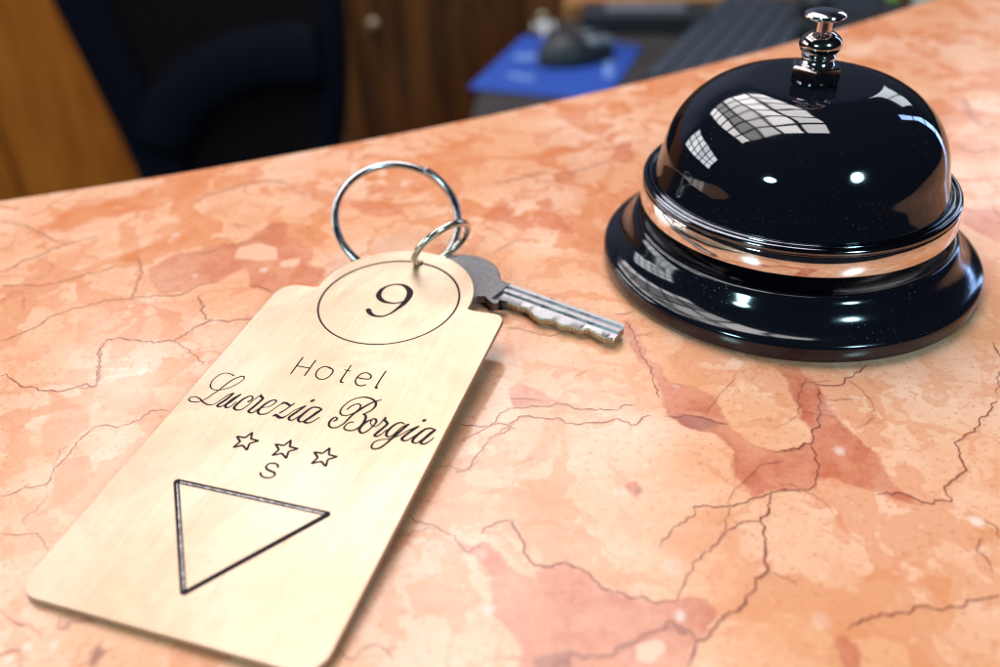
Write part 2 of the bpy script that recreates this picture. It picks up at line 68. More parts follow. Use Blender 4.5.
D = json.loads(r'''{"name":[[[-19.79,53.91,0.18],[-20.8,54.21,0.12],[-21.97,54.18,0.12],[-22.74,53.5,0.12],[-23.16,52.26,0.12],[-23.11,50.99,0.12],[-22.67,49.99,0.18],[-21.94,49.39,0.12],[-20.92,49.27,0.12],[-19.88,49.66,0.12],[-18.66,50.68,0.12],[-17.7,52.18,0.12],[-17.34,53.45,0.12],[-17.62,54.09,0.16],[-18.34,54.04,0.18],[-19.42,52.71,0.18],[-20.0,50.98,0.18],[-20.34,49.64,0.18],[-21.02,47.76,0.14],[-21.71,46.12,0.12],[-22.52,45.4,0.12],[-23.76,45.17,0.14],[-24.57,45.48,0.16],[-24.65,46.17,0.12],[-23.87,46.58,0.12],[-22.63,46.28,0.18],[-21.34,45.54,0.2],[-20.09,45.2,0.18],[-19.02,45.68,0.12],[-18.36,47.2,0.12],[-17.82,48.56,0.16],[-17.08,49.31,0.18],[-17.26,48.4,0.3],[-17.61,47.09,0.34],[-18.13,45.9,0.34],[-18.25,45.36,0.3],[-17.59,45.23,0.22],[-16.96,46.05,0.16],[-16.46,47.84,0.16],[-15.56,49.38,0.2],[-15.91,48.43,0.28],[-16.36,47.1,0.34],[-16.74,45.86,0.33],[-16.25,45.33,0.26],[-15.66,45.78,0.14],[-15.19,47.25,0.12]],[[-13.17,47.85,0.28],[-12.84,48.05,0.24],[-12.7,48.78,0.22],[-13.01,49.31,0.18],[-13.68,49.3,0.2],[-14.4,48.2,0.3],[-14.8,46.59,0.33],[-14.79,45.64,0.31],[-13.97,45.23,0.22],[-13.12,45.68,0.16],[-12.56,47.01,0.12],[-12.23,48.75,0.12],[-11.57,50.29,0.16],[-11.54,49.84,0.3],[-10.77,49.36,0.32],[-11.0,48.0,0.32],[-11.37,46.51,0.33],[-11.63,45.61,0.33],[-11.18,45.23,0.23],[-10.53,45.45,0.18],[-9.96,46.78,0.12],[-8.43,47.61,0.12],[-7.87,48.79,0.16],[-7.95,49.47,0.2],[-8.73,49.33,0.22],[-9.46,48.24,0.29],[-9.86,46.8,0.33],[-9.79,45.79,0.33],[-9.01,45.31,0.23],[-7.87,45.84,0.17],[-7.29,47.16,0.12],[-6.61,48.81,0.12]],[[-6.52,48.67,0.16],[-6.3,49.26,0.31],[-5.62,49.25,0.35],[-4.9,48.93,0.31],[-4.41,49.05,0.2],[-4.16,49.62,0.16],[-4.56,48.72,0.18],[-5.03,47.56,0.19],[-5.64,46.47,0.23]],[[-6.4,45.47,0.27],[-6.09,45.89,0.35],[-5.2,45.48,0.42],[-4.46,45.53,0.31],[-3.92,46.33,0.14],[-3.23,47.88,0.12],[-1.85,49.49,0.18],[-2.18,48.58,0.27],[-2.79,47.26,0.33],[-3.29,45.97,0.33],[-2.95,45.34,0.27],[-2.34,45.41,0.17],[-1.58,46.84,0.12],[-0.91,48.03,0.12]],[[-1.4,50.86,0.35],[-1.2,51.12,0.39],[-0.95,51.49,0.24]],[[1.65,49.38,0.19],[0.87,49.65,0.23],[-0.16,49.54,0.21],[-0.79,48.64,0.29],[-1.27,47.06,0.35],[-1.42,45.93,0.35],[-0.91,45.37,0.27],[-0.28,45.59,0.17],[0.34,46.89,0.13],[1.01,48.51,0.15],[1.65,49.38,0.21],[1.17,48.2,0.31],[0.44,46.69,0.35],[0.01,45.66,0.33],[0.49,45.36,0.27],[1.33,45.8,0.19],[1.8,46.55,0.15],[2.24,47.38,0.13]],[[5.21,46.99,0.21],[5.58,47.52,0.21],[5.49,47.92,0.21],[4.99,48.08,0.21],[4.67,47.43,0.27],[4.58,46.55,0.29],[4.91,45.78,0.27],[5.67,45.42,0.23],[6.63,45.8,0.19],[7.33,46.97,0.19],[7.4,47.24,0.21],[7.91,49.57,0.27],[8.85,51.56,0.28],[9.79,53.09,0.23],[10.58,53.94,0.17],[11.46,54.59,0.13]],[[6.26,50.49,0.19],[6.69,51.66,0.17],[7.51,52.42,0.17],[8.27,52.16,0.19],[8.39,51.29,0.15],[7.92,50.05,0.13],[6.98,49.08,0.15],[6.01,48.93,0.19],[5.31,49.54,0.21],[5.15,50.95,0.15],[5.72,52.72,0.13],[6.82,53.92,0.13],[8.21,54.5,0.19],[9.72,54.28,0.26],[10.77,53.5,0.3],[11.02,52.43,0.25],[10.64,51.22,0.19],[9.68,50.02,0.17],[9.99,50.1,0.21],[10.56,49.46,0.31],[10.75,47.95,0.31],[10.44,46.64,0.25],[9.72,45.75,0.21],[8.7,45.49,0.21],[7.89,45.83,0.21],[7.87,46.75,0.17],[8.3,47.54,0.17],[8.93,47.76,0.17]],[[12.01,49.29,0.17],[11.2,48.46,0.27],[10.76,47.18,0.31],[10.83,46.04,0.31],[11.54,45.49,0.25],[12.27,46.13,0.19],[12.76,47.54,0.19],[12.92,48.81,0.27],[12.46,49.47,0.25],[11.93,49.27,0.19],[12.02,48.27,0.12],[12.96,47.59,0.12],[13.74,48.4,0.12],[14.1,50.36,0.19],[14.25,49.62,0.31],[15.08,48.96,0.33],[14.81,47.76,0.31],[14.28,46.41,0.33],[14.04,45.59,0.31],[14.53,45.36,0.22],[15.17,46.18,0.14],[15.6,47.5,0.12]],[[18.21,49.55,0.17],[17.43,49.81,0.21],[16.73,49.32,0.25],[16.17,48.26,0.31],[15.9,46.91,0.33],[16.15,45.99,0.27],[16.87,45.87,0.18],[17.47,47.07,0.14],[17.95,48.56,0.16],[18.92,49.73,0.23],[18.33,48.2,0.29],[17.61,46.21,0.31],[16.93,44.2,0.26],[16.2,42.85,0.24],[15.27,42.37,0.22],[14.65,42.85,0.22],[14.7,43.98,0.18],[15.56,44.79,0.14],[17.06,45.42,0.12],[18.19,46.42,0.12],[19.45,48.19,0.12],[20.88,49.71,0.19],[20.34,48.72,0.29],[19.59,47.32,0.33],[19.14,46.01,0.33],[19.64,45.61,0.26],[20.36,45.97,0.16],[21.24,47.59,0.12]],[[21.05,51.17,0.37],[21.29,51.35,0.46],[21.5,51.62,0.29]],[[24.11,49.53,0.2],[23.15,49.74,0.23],[22.33,49.29,0.29],[21.7,48.1,0.35],[21.2,46.6,0.35],[21.29,45.74,0.3],[22.06,45.58,0.18],[22.82,46.96,0.14],[23.48,48.62,0.16],[24.16,49.58,0.23],[23.54,48.19,0.33],[22.88,46.53,0.34],[22.82,45.84,0.3],[23.52,45.73,0.22],[24.21,46.73,0.16],[24.59,47.71,0.12]]],"hotel":[[[-9.12,62.38,0.18],[-9.04,57.11,0.18]],[[-6.16,62.14,0.18],[-6.11,57.28,0.17]],[[-9.06,59.62,0.15],[-6.1,59.65,0.15]],[[-1.98,60.48,0.16],[-3.31,60.85,0.16],[-4.12,60.18,0.16],[-4.32,58.97,0.16],[-3.9,57.83,0.16],[-2.96,57.15,0.16],[-1.86,57.33,0.16],[-1.24,58.35,0.16],[-1.19,59.75,0.16],[-1.68,60.41,0.16],[-2.66,60.87,0.16]],[[1.48,62.41,0.16],[1.42,60.16,0.16],[1.5,57.67,0.2],[1.91,57.28,0.2],[2.27,57.32,0.14]],[[0.77,60.83,0.13],[2.18,60.72,0.13]],[[4.1,59.36,0.17],[5.52,59.26,0.17],[6.74,59.56,0.17],[6.65,60.45,0.17],[5.66,61.03,0.17],[4.68,60.74,0.17],[4.2,59.57,0.17],[4.31,58.24,0.17],[5.15,57.33,0.17],[6.11,57.3,0.17],[6.78,57.82,0.17]],[[8.89,62.48,0.17],[8.83,59.95,0.17],[8.88,57.59,0.17]],[[8.75,57.47,0.23],[9.02,57.49,0.34],[9.32,57.44,0.23]]],"letter":[[[0.94,34.01,0.21],[0.62,34.59,0.21],[-0.2,34.78,0.21],[-1.01,34.49,0.21],[-1.24,33.81,0.21],[-0.73,33.21,0.26],[0.24,32.96,0.26],[1.08,32.71,0.26],[1.25,32.04,0.2],[0.55,31.46,0.2],[-0.6,31.44,0.2],[-1.31,31.97,0.23],[-1.39,32.31,0.21]]],"nine":[[[3.69,84.97,0.38],[2.67,84.16,0.31],[1.45,83.6,0.29],[-0.44,83.6,0.5],[-1.92,84.33,0.7],[-2.95,85.56,0.78],[-3.2,87.47,0.63],[-2.59,89.02,0.39],[-1.34,90.12,0.32],[0.46,90.43,0.43],[2.03,89.74,0.71],[3.3,88.29,0.9],[3.74,86.51,0.89],[3.66,84.29,0.73],[3.0,81.91,0.46],[2.18,79.98,0.32],[1.07,78.75,0.3],[-0.68,78.49,0.42],[-2.05,79.14,0.64],[-2.86,80.09,0.76],[-3.11,80.46,0.57]]],"ktop":[[-5.51,185.57],[-3.38,183.04],[-1.52,180.13],[-0.18,176.68],[0.45,173.47],[5.73,169.08],[11.71,164.95],[17.49,160.96],[23.09,157.1],[25.58,155.04],[25.65,152.44],[25.05,151.02],[23.43,149.68],[21.43,150.17],[20.15,151.69],[18.48,153.64],[16.4,153.77],[15.03,154.97],[12.75,155.5],[11.62,157.46],[8.67,158.04],[7.45,159.28],[5.88,162.52],[3.74,163.47],[1.57,164.42],[0.49,164.89],[-0.19,163.73],[-1.29,163.8],[-1.93,164.65],[-2.58,166.73],[-5.01,167.31]],"veins":[[0.5,0.6,[[-108.9,160.5],[-104.1,164.6],[-100.0,170.9],[-95.6,173.4],[-91.1,175.9],[-85.1,176.2],[-80.1,177.2],[-73.9,177.1],[-71.0,181.0],[-67.4,182.2]]],[0.4,0.8,[[-53.9,166.2],[-59.7,165.6],[-64.1,165.5],[-67.1,162.9],[-70.3,158.7],[-74.5,158.3],[-79.9,159.6],[-84.9,159.6],[-85.2,155.3],[-83.5,149.4],[-82.3,143.3],[-85.1,142.7]]],[0.6,0.5,[[-122.1,190.6],[-120.7,192.1],[-119.2,195.2],[-114.4,199.8],[-113.5,201.8],[-108.1,205.4],[-103.7,207.7]]],[0.6,0.4,[[-119.4,184.3],[-114.5,184.0],[-107.5,184.2],[-102.1,186.9],[-96.6,189.6],[-93.3,191.8]]],[0.6,0.4,[[-84.9,175.4],[-85.8,182.0],[-86.5,188.1],[-89.3,194.7],[-92.4,194.1]]],[0.8,0.4,[[-82.8,227.1],[-79.2,230.9],[-73.5,234.7],[-66.4,237.4],[-59.7,236.8]]],[0.6,0.3,[[-134.3,218.3],[-127.9,215.9],[-119.2,209.8],[-113.0,204.9]]],[0.6,0.6,[[-69.9,176.5],[-67.8,172.2],[-66.6,168.0],[-63.3,165.5]]],[0.6,0.4,[[-74.7,195.3],[-68.9,199.0],[-64.5,201.6],[-59.8,203.5]]],[0.6,0.4,[[-71.0,211.6],[-64.6,210.1]]],[0.6,0.6,[[-59.1,180.2],[-54.8,178.1],[-52.2,176.8]]],[0.4,0.5,[[-71.0,158.7],[-66.2,154.2],[-61.5,149.2]]],[0.35,0.85,[[-103.3,147.8],[-101.9,148.0],[-97.1,144.0],[-93.8,143.3],[-90.3,142.1],[-87.4,142.6],[-84.2,144.0],[-82.4,143.1],[-82.2,145.9],[-85.4,155.9]]],[0.32,0.8,[[-64.8,134.6],[-68.4,134.5],[-69.9,132.3],[-72.8,130.3],[-75.9,131.0],[-78.3,129.5],[-79.8,126.9],[-79.7,123.9],[-81.0,119.9],[-80.8,116.1],[-82.3,114.8],[-84.8,114.5],[-86.7,112.9],[-88.0,112.8]]],[0.28,0.7,[[-84.1,104.0],[-80.9,103.7],[-78.8,103.9],[-76.5,102.0],[-74.4,99.9]]],[0.25,0.5,[[-81.3,120.9],[-81.8,124.0],[-80.5,125.9]]],[0.3,0.4,[[-80.4,105.5],[-81.4,107.2],[-80.2,109.7],[-79.6,111.5]]],[0.28,0.8,[[-16.4,105.0],[-15.0,103.6],[-12.6,102.8],[-10.3,101.3],[-8.7,99.5],[-6.7,96.8],[-3.7,98.3]]],[0.24,0.6,[[-17.4,100.6],[-15.3,100.9],[-12.6,101.7],[-10.8,101.8]]],[0.45,0.8,[[-4.2,100.0],[-3.2,101.6],[-1.1,102.5],[0.9,102.8],[1.6,100.7],[2.5,97.7],[2.6,95.1],[4.0,93.2],[6.4,92.8],[9.3,93.6]]],[0.28,0.7,[[-24.8,79.5],[-23.2,77.7],[-21.5,78.1],[-20.3,79.6],[-18.5,79.3],[-16.6,76.9]]],[0.25,0.5,[[-8.5,115.0],[-6.4,115.2],[-4.7,117.1],[-3.9,116.7]]],[0.25,0.6,[[-2.1,76.3],[-1.7,77.0],[0.5,76.9],[2.2,76.1]]],[0.2,0.4,[[-14.7,108.1],[-11.5,107.3]]],[0.2,0.25,[[-4.7,109.1],[-2.1,109.7],[-0.5,110.2]]],[0.3,0.85,[[-8.2,127.6],[-6.5,126.8],[-3.9,126.5],[-2.0,127.2],[-0.6,130.0],[1.6,131.2],[4.9,131.8],[8.7,132.0],[11.5,132.3],[14.1,130.9],[18.3,130.2],[21.6,130.0],[22.8,131.2],[25.2,131.1]]],[0.35,0.8,[[-8.7,114.6],[-6.4,115.2],[-5.2,118.1],[-3.9,120.6],[-2.3,123.2],[0.3,125.5],[2.6,128.2],[4.2,128.9],[7.4,128.3],[10.1,128.2],[12.1,126.8],[15.2,126.3],[18.4,126.5],[21.7,127.1],[24.1,125.4],[26.0,127.3],[27.7,128.0]]],[0.4,0.5,[[-3.4,121.8],[-1.3,124.4],[2.0,127.0]]],[0.25,0.7,[[0.3,159.0],[3.0,158.7],[6.1,157.1],[9.0,155.5],[12.6,155.3],[15.0,157.6]]],[0.4,0.7,[[25.1,162.4],[28.2,162.6],[29.6,163.3]]],[0.3,0.9,[[27.2,159.5],[28.3,154.1],[28.8,147.9],[30.0,142.0],[29.9,136.5],[30.2,133.0]]],[0.2,0.3,[[14.3,140.1],[17.4,142.8]]],[0.2,0.4,[[-11.8,116.6],[-10.0,116.0],[-6.9,114.9]]],[0.2,0.3,[[2.1,115.9],[5.5,117.9]]],[0.2,0.4,[[1.4,134.6],[5.0,134.2],[7.7,133.5]]],[0.3,0.6,[[30.3,127.6],[32.7,127.4],[35.6,127.6],[39.0,125.6],[41.6,124.7]]],[0.35,0.9,[[47.9,116.8],[50.7,117.0],[52.7,117.5]]],[0.32,0.9,[[31.0,104.3],[33.5,104.2],[36.9,104.3],[40.5,105.0],[44.4,106.9],[46.2,107.4],[49.6,106.9]]],[0.25,0.8,[[44.4,106.9],[43.8,104.0]]],[0.3,0.8,[[24.3,95.2],[24.0,96.4],[25.7,98.2],[27.9,100.2],[29.5,101.3],[30.9,102.8],[31.0,104.1],[31.5,104.6]]],[0.42,1,[[44.8,106.9],[43.5,104.1],[42.6,101.6],[41.5,99.8],[40.6,95.7],[40.0,92.4],[39.7,90.5],[37.7,88.7],[35.8,86.1],[34.1,84.4],[31.1,82.3],[28.1,79.5],[26.1,77.8],[24.9,75.5],[24.3,74.4]]],[0.24,0.7,[[39.7,90.5],[41.3,89.3],[42.7,88.2],[43.3,87.6]]],[0.32,0.75,[[41.4,100.5],[38.9,100.6],[35.8,98.9],[33.6,96.9],[30.9,94.8],[28.5,91.8],[26.5,89.2],[25.6,86.6],[24.7,85.3]]],[0.35,0.9,[[6.5,93.1],[8.7,93.4],[11.2,92.0],[12.7,90.1],[14.3,88.7],[15.9,88.2],[17.2,86.7],[19.8,86.1],[21.8,85.5],[24.7,85.3]]],[0.5,0.7,[[5.3,75.2],[7.7,76.0],[10.1,76.8],[12.9,76.7],[15.0,77.8],[17.5,78.8],[20.1,80.1],[22.3,81.0],[23.2,81.7],[24.3,80.7],[25.8,79.9],[26.2,78.2]]],[0.25,0.5,[[37.2,104.9],[36.4,102.6],[35.3,99.5],[33.6,97.2]]],[0.6,0.8,[[24.2,81.2],[24.9,80.9],[25.2,79.9],[24.3,79.5],[24.0,80.2],[24.2,81.2]]],[0.35,0.5,[[59.7,137.5],[57.8,133.6],[56.0,129.8],[55.3,126.9]]],[0.32,0.8,[[61.2,134.2],[59.8,128.9],[58.0,123.8],[56.2,121.1],[54.9,117.1],[54.6,114.5],[53.4,110.1],[51.1,107.4],[48.4,107.2],[46.3,107.4]]],[0.45,0.9,[[49.0,117.1],[51.9,117.6],[54.4,118.4],[55.5,119.1],[56.2,121.1]]],[0.35,0.8,[[73.0,140.8],[70.6,138.5],[67.5,136.6],[65.3,134.7],[63.0,135.3],[60.8,135.4]]],[0.35,0.8,[[93.1,128.5],[90.8,126.7],[89.5,124.6],[87.5,123.6],[86.1,121.2],[82.4,118.6],[81.1,117.7],[79.6,113.8],[79.3,110.3],[76.6,108.6],[74.3,107.2],[73.3,106.0],[73.3,104.0],[71.4,103.5],[68.8,103.3],[67.4,105.1],[64.6,105.6],[62.1,105.7]]],[0.4,0.7,[[101.1,147.0],[100.6,144.3],[100.1,141.8]]],[0.3,0.5,[[98.1,137.7],[95.2,133.0],[94.0,129.9]]],[0.32,0.85,[[72.4,84.3],[71.2,84.1],[70.2,83.6],[67.9,83.7],[65.9,82.6],[63.6,82.7],[61.3,82.8],[59.2,82.5],[58.1,81.7],[56.0,82.1],[53.0,81.6],[51.6,80.9],[49.5,80.3],[48.2,79.3]]],[0.3,0.6,[[75.1,95.5],[73.3,93.7],[73.2,92.6],[73.9,90.7],[73.4,88.7]]],[0.4,0.7,[[77.1,99.3],[77.6,97.6],[77.5,95.6],[77.8,95.4]]],[0.6,0.45,[[-0.2,230.3],[5.2,232.5],[10.8,235.6],[15.5,237.0]]],[0.6,0.3,[[16.9,235.1],[23.2,236.3],[28.2,239.6],[34.9,242.8]]],[0.5,0.3,[[-0.8,191.4],[2.0,194.6],[5.5,197.8]]],[0.5,0.4,[[-67.6,86.8],[-66.3,84.7],[-64.8,85.8],[-61.8,85.6]]],[0.7,0.4,[[-59.8,78.0],[-59.7,79.6],[-59.8,81.3]]],[0.4,0.4,[[-41.1,79.1],[-39.9,78.2]]],[0.8,0.35,[[155.6,283.2],[150.7,264.7],[151.3,258.7],[156.7,259.6]]],[0.8,0.25,[[136.9,246.1],[140.7,240.5],[149.7,244.9]]]],"patches":[[0.85,[[1.0,138.2],[3.5,138.8],[7.9,136.0],[11.5,132.7],[4.9,131.8],[1.6,131.2],[1.1,134.6]]],[1,[[26.0,152.6],[29.0,152.4],[29.5,147.0],[32.1,143.8],[33.6,138.2],[37.3,136.4],[40.6,133.0],[40.9,127.7],[42.4,124.0],[44.6,119.7],[47.9,116.8],[50.7,117.0],[53.7,117.8],[50.5,107.2],[46.2,107.4],[44.4,106.9],[40.5,105.0],[40.7,107.7],[39.4,111.4],[40.5,115.9],[40.0,119.9],[38.2,122.1],[35.7,123.3],[32.6,124.5],[30.3,127.6],[30.0,131.3],[30.0,137.6],[29.7,141.8],[27.9,147.1]]],[0.9,[[26.0,157.4],[27.9,160.6],[29.2,156.1],[30.1,146.8],[29.9,141.5],[27.7,146.0]]],[0.88,[[11.2,92.0],[14.3,88.7],[17.2,86.7],[19.8,86.1],[24.7,85.3],[27.0,86.0],[29.3,85.4],[30.5,83.3],[28.1,79.5],[26.1,77.8],[24.0,72.9],[-1.0,73.9]]],[0.88,[[-8.7,99.2],[-6.7,98.7],[-3.7,98.1],[-3.2,97.6],[-0.8,94.7],[2.0,90.9],[4.3,90.5],[4.0,92.9],[6.4,92.8],[10.3,92.9],[9.4,73.4],[2.1,73.7],[2.6,75.3],[2.2,76.6],[0.2,80.3],[-2.4,84.2],[-3.1,88.7],[-3.8,92.9],[-6.7,96.2]]],[1,[[54.4,142.0],[59.7,140.8],[61.0,136.6],[61.9,131.8],[61.7,125.1],[64.1,120.0],[65.3,114.5],[66.1,109.4],[67.7,105.7],[68.8,103.3],[65.7,104.0],[62.1,105.7],[59.5,107.9],[55.9,110.3],[53.5,109.5],[51.1,107.4],[48.5,107.3],[45.1,107.5],[47.7,117.1],[51.9,117.6],[55.5,119.1],[56.2,121.1],[55.6,125.4],[55.5,129.1],[56.1,133.7],[55.8,137.7]]],[0.9,[[45.6,77.6],[47.1,78.7],[48.8,77.0],[48.9,75.3],[47.4,72.0],[45.6,72.1],[45.6,75.9]]],[0.72,[[1.9,220.8],[-1.8,214.7],[-4.0,210.2],[3.7,206.6],[6.3,202.0],[12.0,203.7],[15.9,201.2],[19.2,198.8],[20.1,200.9],[17.2,208.5],[14.8,214.9],[15.6,221.3],[10.6,218.4],[12.6,215.1],[8.8,210.7],[5.3,211.0],[3.2,215.8]]],[0.62,[[20.4,285.3],[25.8,284.7],[30.4,277.1],[38.2,269.5],[33.8,261.1],[29.1,263.7],[23.9,273.1]]],[0.72,[[37.7,252.4],[41.3,254.1],[41.1,244.2],[37.9,241.6],[33.6,244.9]]],[0.62,[[-11.6,269.7],[-3.9,266.8],[1.2,262.0],[-0.6,258.0],[-7.2,262.8]]],[0.62,[[18.9,195.4],[21.5,194.5],[20.5,191.2],[18.6,192.0]]],[0.7,[[-40.5,223.0],[-31.4,223.2],[-25.6,218.8],[-24.5,214.8],[-30.4,211.5],[-36.0,214.8]]],[0.6,[[-53.4,230.2],[-47.0,230.7],[-40.6,224.0],[-43.5,218.2],[-49.8,224.7]]],[0.78,[[-72.6,200.1],[-64.6,202.1],[-59.6,211.6],[-54.3,211.2],[-54.8,204.0],[-46.2,198.2],[-45.6,188.3],[-41.3,186.5],[-42.6,179.0],[-48.6,178.0],[-52.2,176.8],[-58.3,180.1],[-61.5,187.9],[-68.0,181.5],[-71.0,181.0],[-73.4,178.2],[-79.5,177.9],[-86.2,189.7],[-81.4,195.8]]],[0.5,[[-119.6,210.7],[-117.7,221.9],[-117.0,229.9],[-112.0,231.5],[-95.8,224.1],[-107.0,217.2],[-114.2,210.3]]],[0.5,[[-100.3,212.9],[-95.8,212.5],[-90.1,199.7],[-88.8,193.0],[-93.3,194.2]]],[0.6,[[-81.8,242.0],[-71.5,243.4],[-66.4,237.4],[-73.5,234.7],[-79.7,233.1]]],[0.6,[[-52.4,233.0],[-46.4,230.3],[-42.6,221.8],[-50.2,224.4]]],[0.3,[[-95.9,170.0],[-78.4,174.3],[-69.3,174.4],[-67.3,169.4],[-68.9,161.7],[-73.9,158.9],[-85.1,160.2],[-84.2,149.5],[-89.4,154.4]]],[0.8,[[120.0,205.9],[131.9,202.7],[122.6,183.7],[120.2,191.3],[117.7,196.7]]],[0.45,[[144.2,281.7],[155.7,285.2],[154.5,271.7],[142.8,256.2],[138.8,264.7]]],[0.3,[[149.3,339.9],[166.4,344.2],[171.0,319.6],[155.3,299.9],[145.9,311.4]]],[0.55,[[-90.3,142.1],[-81.6,136.9],[-78.9,131.2],[-80.5,125.9],[-81.6,120.0],[-85.8,125.2],[-88.5,133.9]]],[0.6,[[-80.3,121.9],[-75.8,122.6],[-73.4,117.6],[-73.4,112.1],[-75.9,108.7],[-78.9,107.9],[-80.1,116.1]]],[0.9,[[20.7,109.9],[22.1,110.8],[23.0,109.5],[22.6,108.0],[21.5,107.5],[20.7,108.4]]],[0.35,[[18.6,104.1],[20.5,102.7],[21.8,99.0],[21.0,97.0],[19.1,99.1]]],[0.3,[[24.3,95.2],[24.0,96.4],[27.9,100.2],[30.9,102.8],[31.5,104.6],[37.2,104.9],[35.3,99.5],[30.9,94.8],[26.8,90.8]]]],"holes":[[1,[[17.8,78.1],[21.6,78.9],[21.7,77.5],[19.4,75.3],[17.7,75.8]]],[1,[[-65.5,198.8],[-60.1,200.9],[-55.4,198.0],[-54.3,192.2],[-59.1,191.7],[-64.8,193.7]]],[1,[[-53.3,191.3],[-48.9,191.8],[-48.4,188.6],[-52.7,188.1]]]],"purple":[[1,[[30.8,127.5],[33.8,128.1],[39.1,126.3],[41.1,124.8],[36.6,123.2],[33.5,124.1]]],[0.7,[[22.0,81.2],[23.7,81.9],[23.9,80.7],[22.2,80.3]]],[0.5,[[3.1,76.6],[8.3,77.4],[8.1,75.0],[3.1,75.2]]],[1.0,[[22.4,109.2],[23.0,109.2],[22.9,108.0],[22.3,108.0]]],[0.8,[[-59.8,78.0],[-60.2,80.4],[-59.9,81.5],[-58.7,79.6],[-58.9,77.9]]],[0.5,[[-67.7,86.8],[-65.0,86.4],[-65.3,85.2],[-66.2,84.4]]]],"spots":[[[-56.6,187.1],1.5,1],[[-83.3,206.5],1.3,0.8],[[-63.3,165.2],1.0,0.8],[[-61.7,147.6],2.0,0.6],[[-73.7,147.7],1.1,0.5],[[4.6,217.6],1.2,0.7],[[39.0,258.9],2.0,0.7],[[48.9,234.5],0.8,0.5],[[33.9,136.4],0.8,1],[[59.5,116.5],1.0,0.7],[[75.7,99.0],1.1,0.8],[[44.8,81.0],2.0,0.4],[[44.7,129.6],0.8,0.5],[[24.8,82.6],1.0,0.7],[[18.8,87.9],1.4,0.4],[[25.3,91.9],2.2,0.35],[[-3.0,85.3],1.0,0.5],[[-4.1,95.8],1.2,0.5],[[19.3,108.3],1.6,0.5],[[-73.0,185.6],1,0.5],[[-90.1,156.3],1.2,0.3],[[79.5,132.5],0.6,0.6],[[-70.4,81.5],1.1,0.6],[[-66.6,81.7],1.1,0.6],[[-72.1,79.8],1.0,0.6],[[-3.1,242.0],1.2,0.4],[[-0.4,270.9],1.2,0.3]]}''')

# ------------------------------------------------------------------ helpers
def link(name, me, mats, parent=None, smooth=True):
    o = bpy.data.objects.new(name, me); COL.objects.link(o)
    for m in (mats if isinstance(mats, (list, tuple)) else [mats]): me.materials.append(m)
    if parent: o.parent = parent
    if smooth:
        for p in me.polygons: p.use_smooth = True
    return o
def mesh(name, V, F, mats, parent=None, smooth=True, mat_idx=None):
    me = bpy.data.meshes.new(name); me.from_pydata([tuple(v) for v in V], [], F); me.update()
    o = link(name, me, mats, parent, smooth)
    if mat_idx: me.polygons.foreach_set('material_index', mat_idx)
    return o
def thing(name, label, cat, loc=(0, 0, 0), group=None, rot=(0, 0, 0)):
    o = bpy.data.objects.new(name, None); o.empty_display_size = .01; COL.objects.link(o)
    o.location = loc; o.rotation_euler = rot; o['label'] = label; o['category'] = cat
    if group: o['group'] = group
    return o
def tag(o, label, cat, group=None):
    o['label'] = label; o['category'] = cat
    if group: o['group'] = group
def auto_sharp(o, deg=35):
    me = o.data; bm = bmesh.new(); bm.from_mesh(me)
    for e in bm.edges:
        if len(e.link_faces) == 2 and e.calc_face_angle(0) > math.radians(deg): e.smooth = False
    bm.to_mesh(me); bm.free()
def lathe(name, prof, mat, parent, n=128, origin=(0, 0, 0), sharp=40, tilt=(0, 0)):
    V = []; F = []
    for r, z in prof:
        for i in range(n):
            a = 2*math.pi*i/n; V.append(((origin[0]+r*math.cos(a)+tilt[0]*z)*MM, (origin[1]+r*math.sin(a)+tilt[1]*z)*MM, (origin[2]+z)*MM))
    for j in range(len(prof)-1):
        for i in range(n):
            F.append((j*n+i, j*n+(i+1) % n, (j+1)*n+(i+1) % n, (j+1)*n+i))
    o = mesh(name, V, F, mat, parent)
    bm = bmesh.new(); bm.from_mesh(o.data); bmesh.ops.remove_doubles(bm, verts=bm.verts, dist=1e-7)
    bmesh.ops.recalc_face_normals(bm, faces=bm.faces); bm.to_mesh(o.data); bm.free()
    auto_sharp(o, sharp)
    return o
def catmull(P, step):
    P = [np.array(p, float) for p in P]
    if len(P) == 2:
        n = max(2, int(np.linalg.norm(P[1][:2]-P[0][:2])/step)); return [P[0]+(P[1]-P[0])*i/n for i in range(n+1)]
    Q = [2*P[0]-P[1]]+P+[2*P[-1]-P[-2]]; out = []
    for i in range(1, len(Q)-2):
        n = max(1, int(np.linalg.norm(Q[i+1][:2]-Q[i][:2])/step))
        for k in range(n):
            t = k/n
            # centripetal-ish tension to avoid overshoot
            m1 = (Q[i+1]-Q[i-1])*.42; m2 = (Q[i+2]-Q[i])*.42
            out.append((2*t**3-3*t*t+1)*Q[i]+(t**3-2*t*t+t)*m1+(-2*t**3+3*t*t)*Q[i+1]+(t**3-t*t)*m2)
    out.append(Q[-2]); return out
def tube(name, path, rad, mat, parent=None, closed=False, n=14, scale=MM):
    P = [Vector(p) for p in path]; V = []; F = []; N = len(P)
    rads = rad if isinstance(rad, (list, tuple)) else [rad]*N
    up0 = None
    for i in range(N):
        t = (P[(i+1) % N]-P[i-1]) if closed else (P[min(i+1, N-1)]-P[max(i-1, 0)]); t.normalize()
        if up0 is None: up0 = t.orthogonal().normalized()
        up0 = (up0 - t*up0.dot(t)).normalized(); s = t.cross(up0)
        for k in range(n):
            a = 2*math.pi*k/n; V.append((P[i]+(up0*math.cos(a)+s*math.sin(a))*rads[i])*scale)
    for i in range(N if closed else N-1):
        j = (i+1) % N
        for k in range(n): F.append((i*n+k, i*n+(k+1) % n, j*n+(k+1) % n, j*n+k))
    if not closed: F += [tuple(reversed(range(n))), tuple((N-1)*n+k for k in range(n))]
    return mesh(name, V, F, mat, parent)
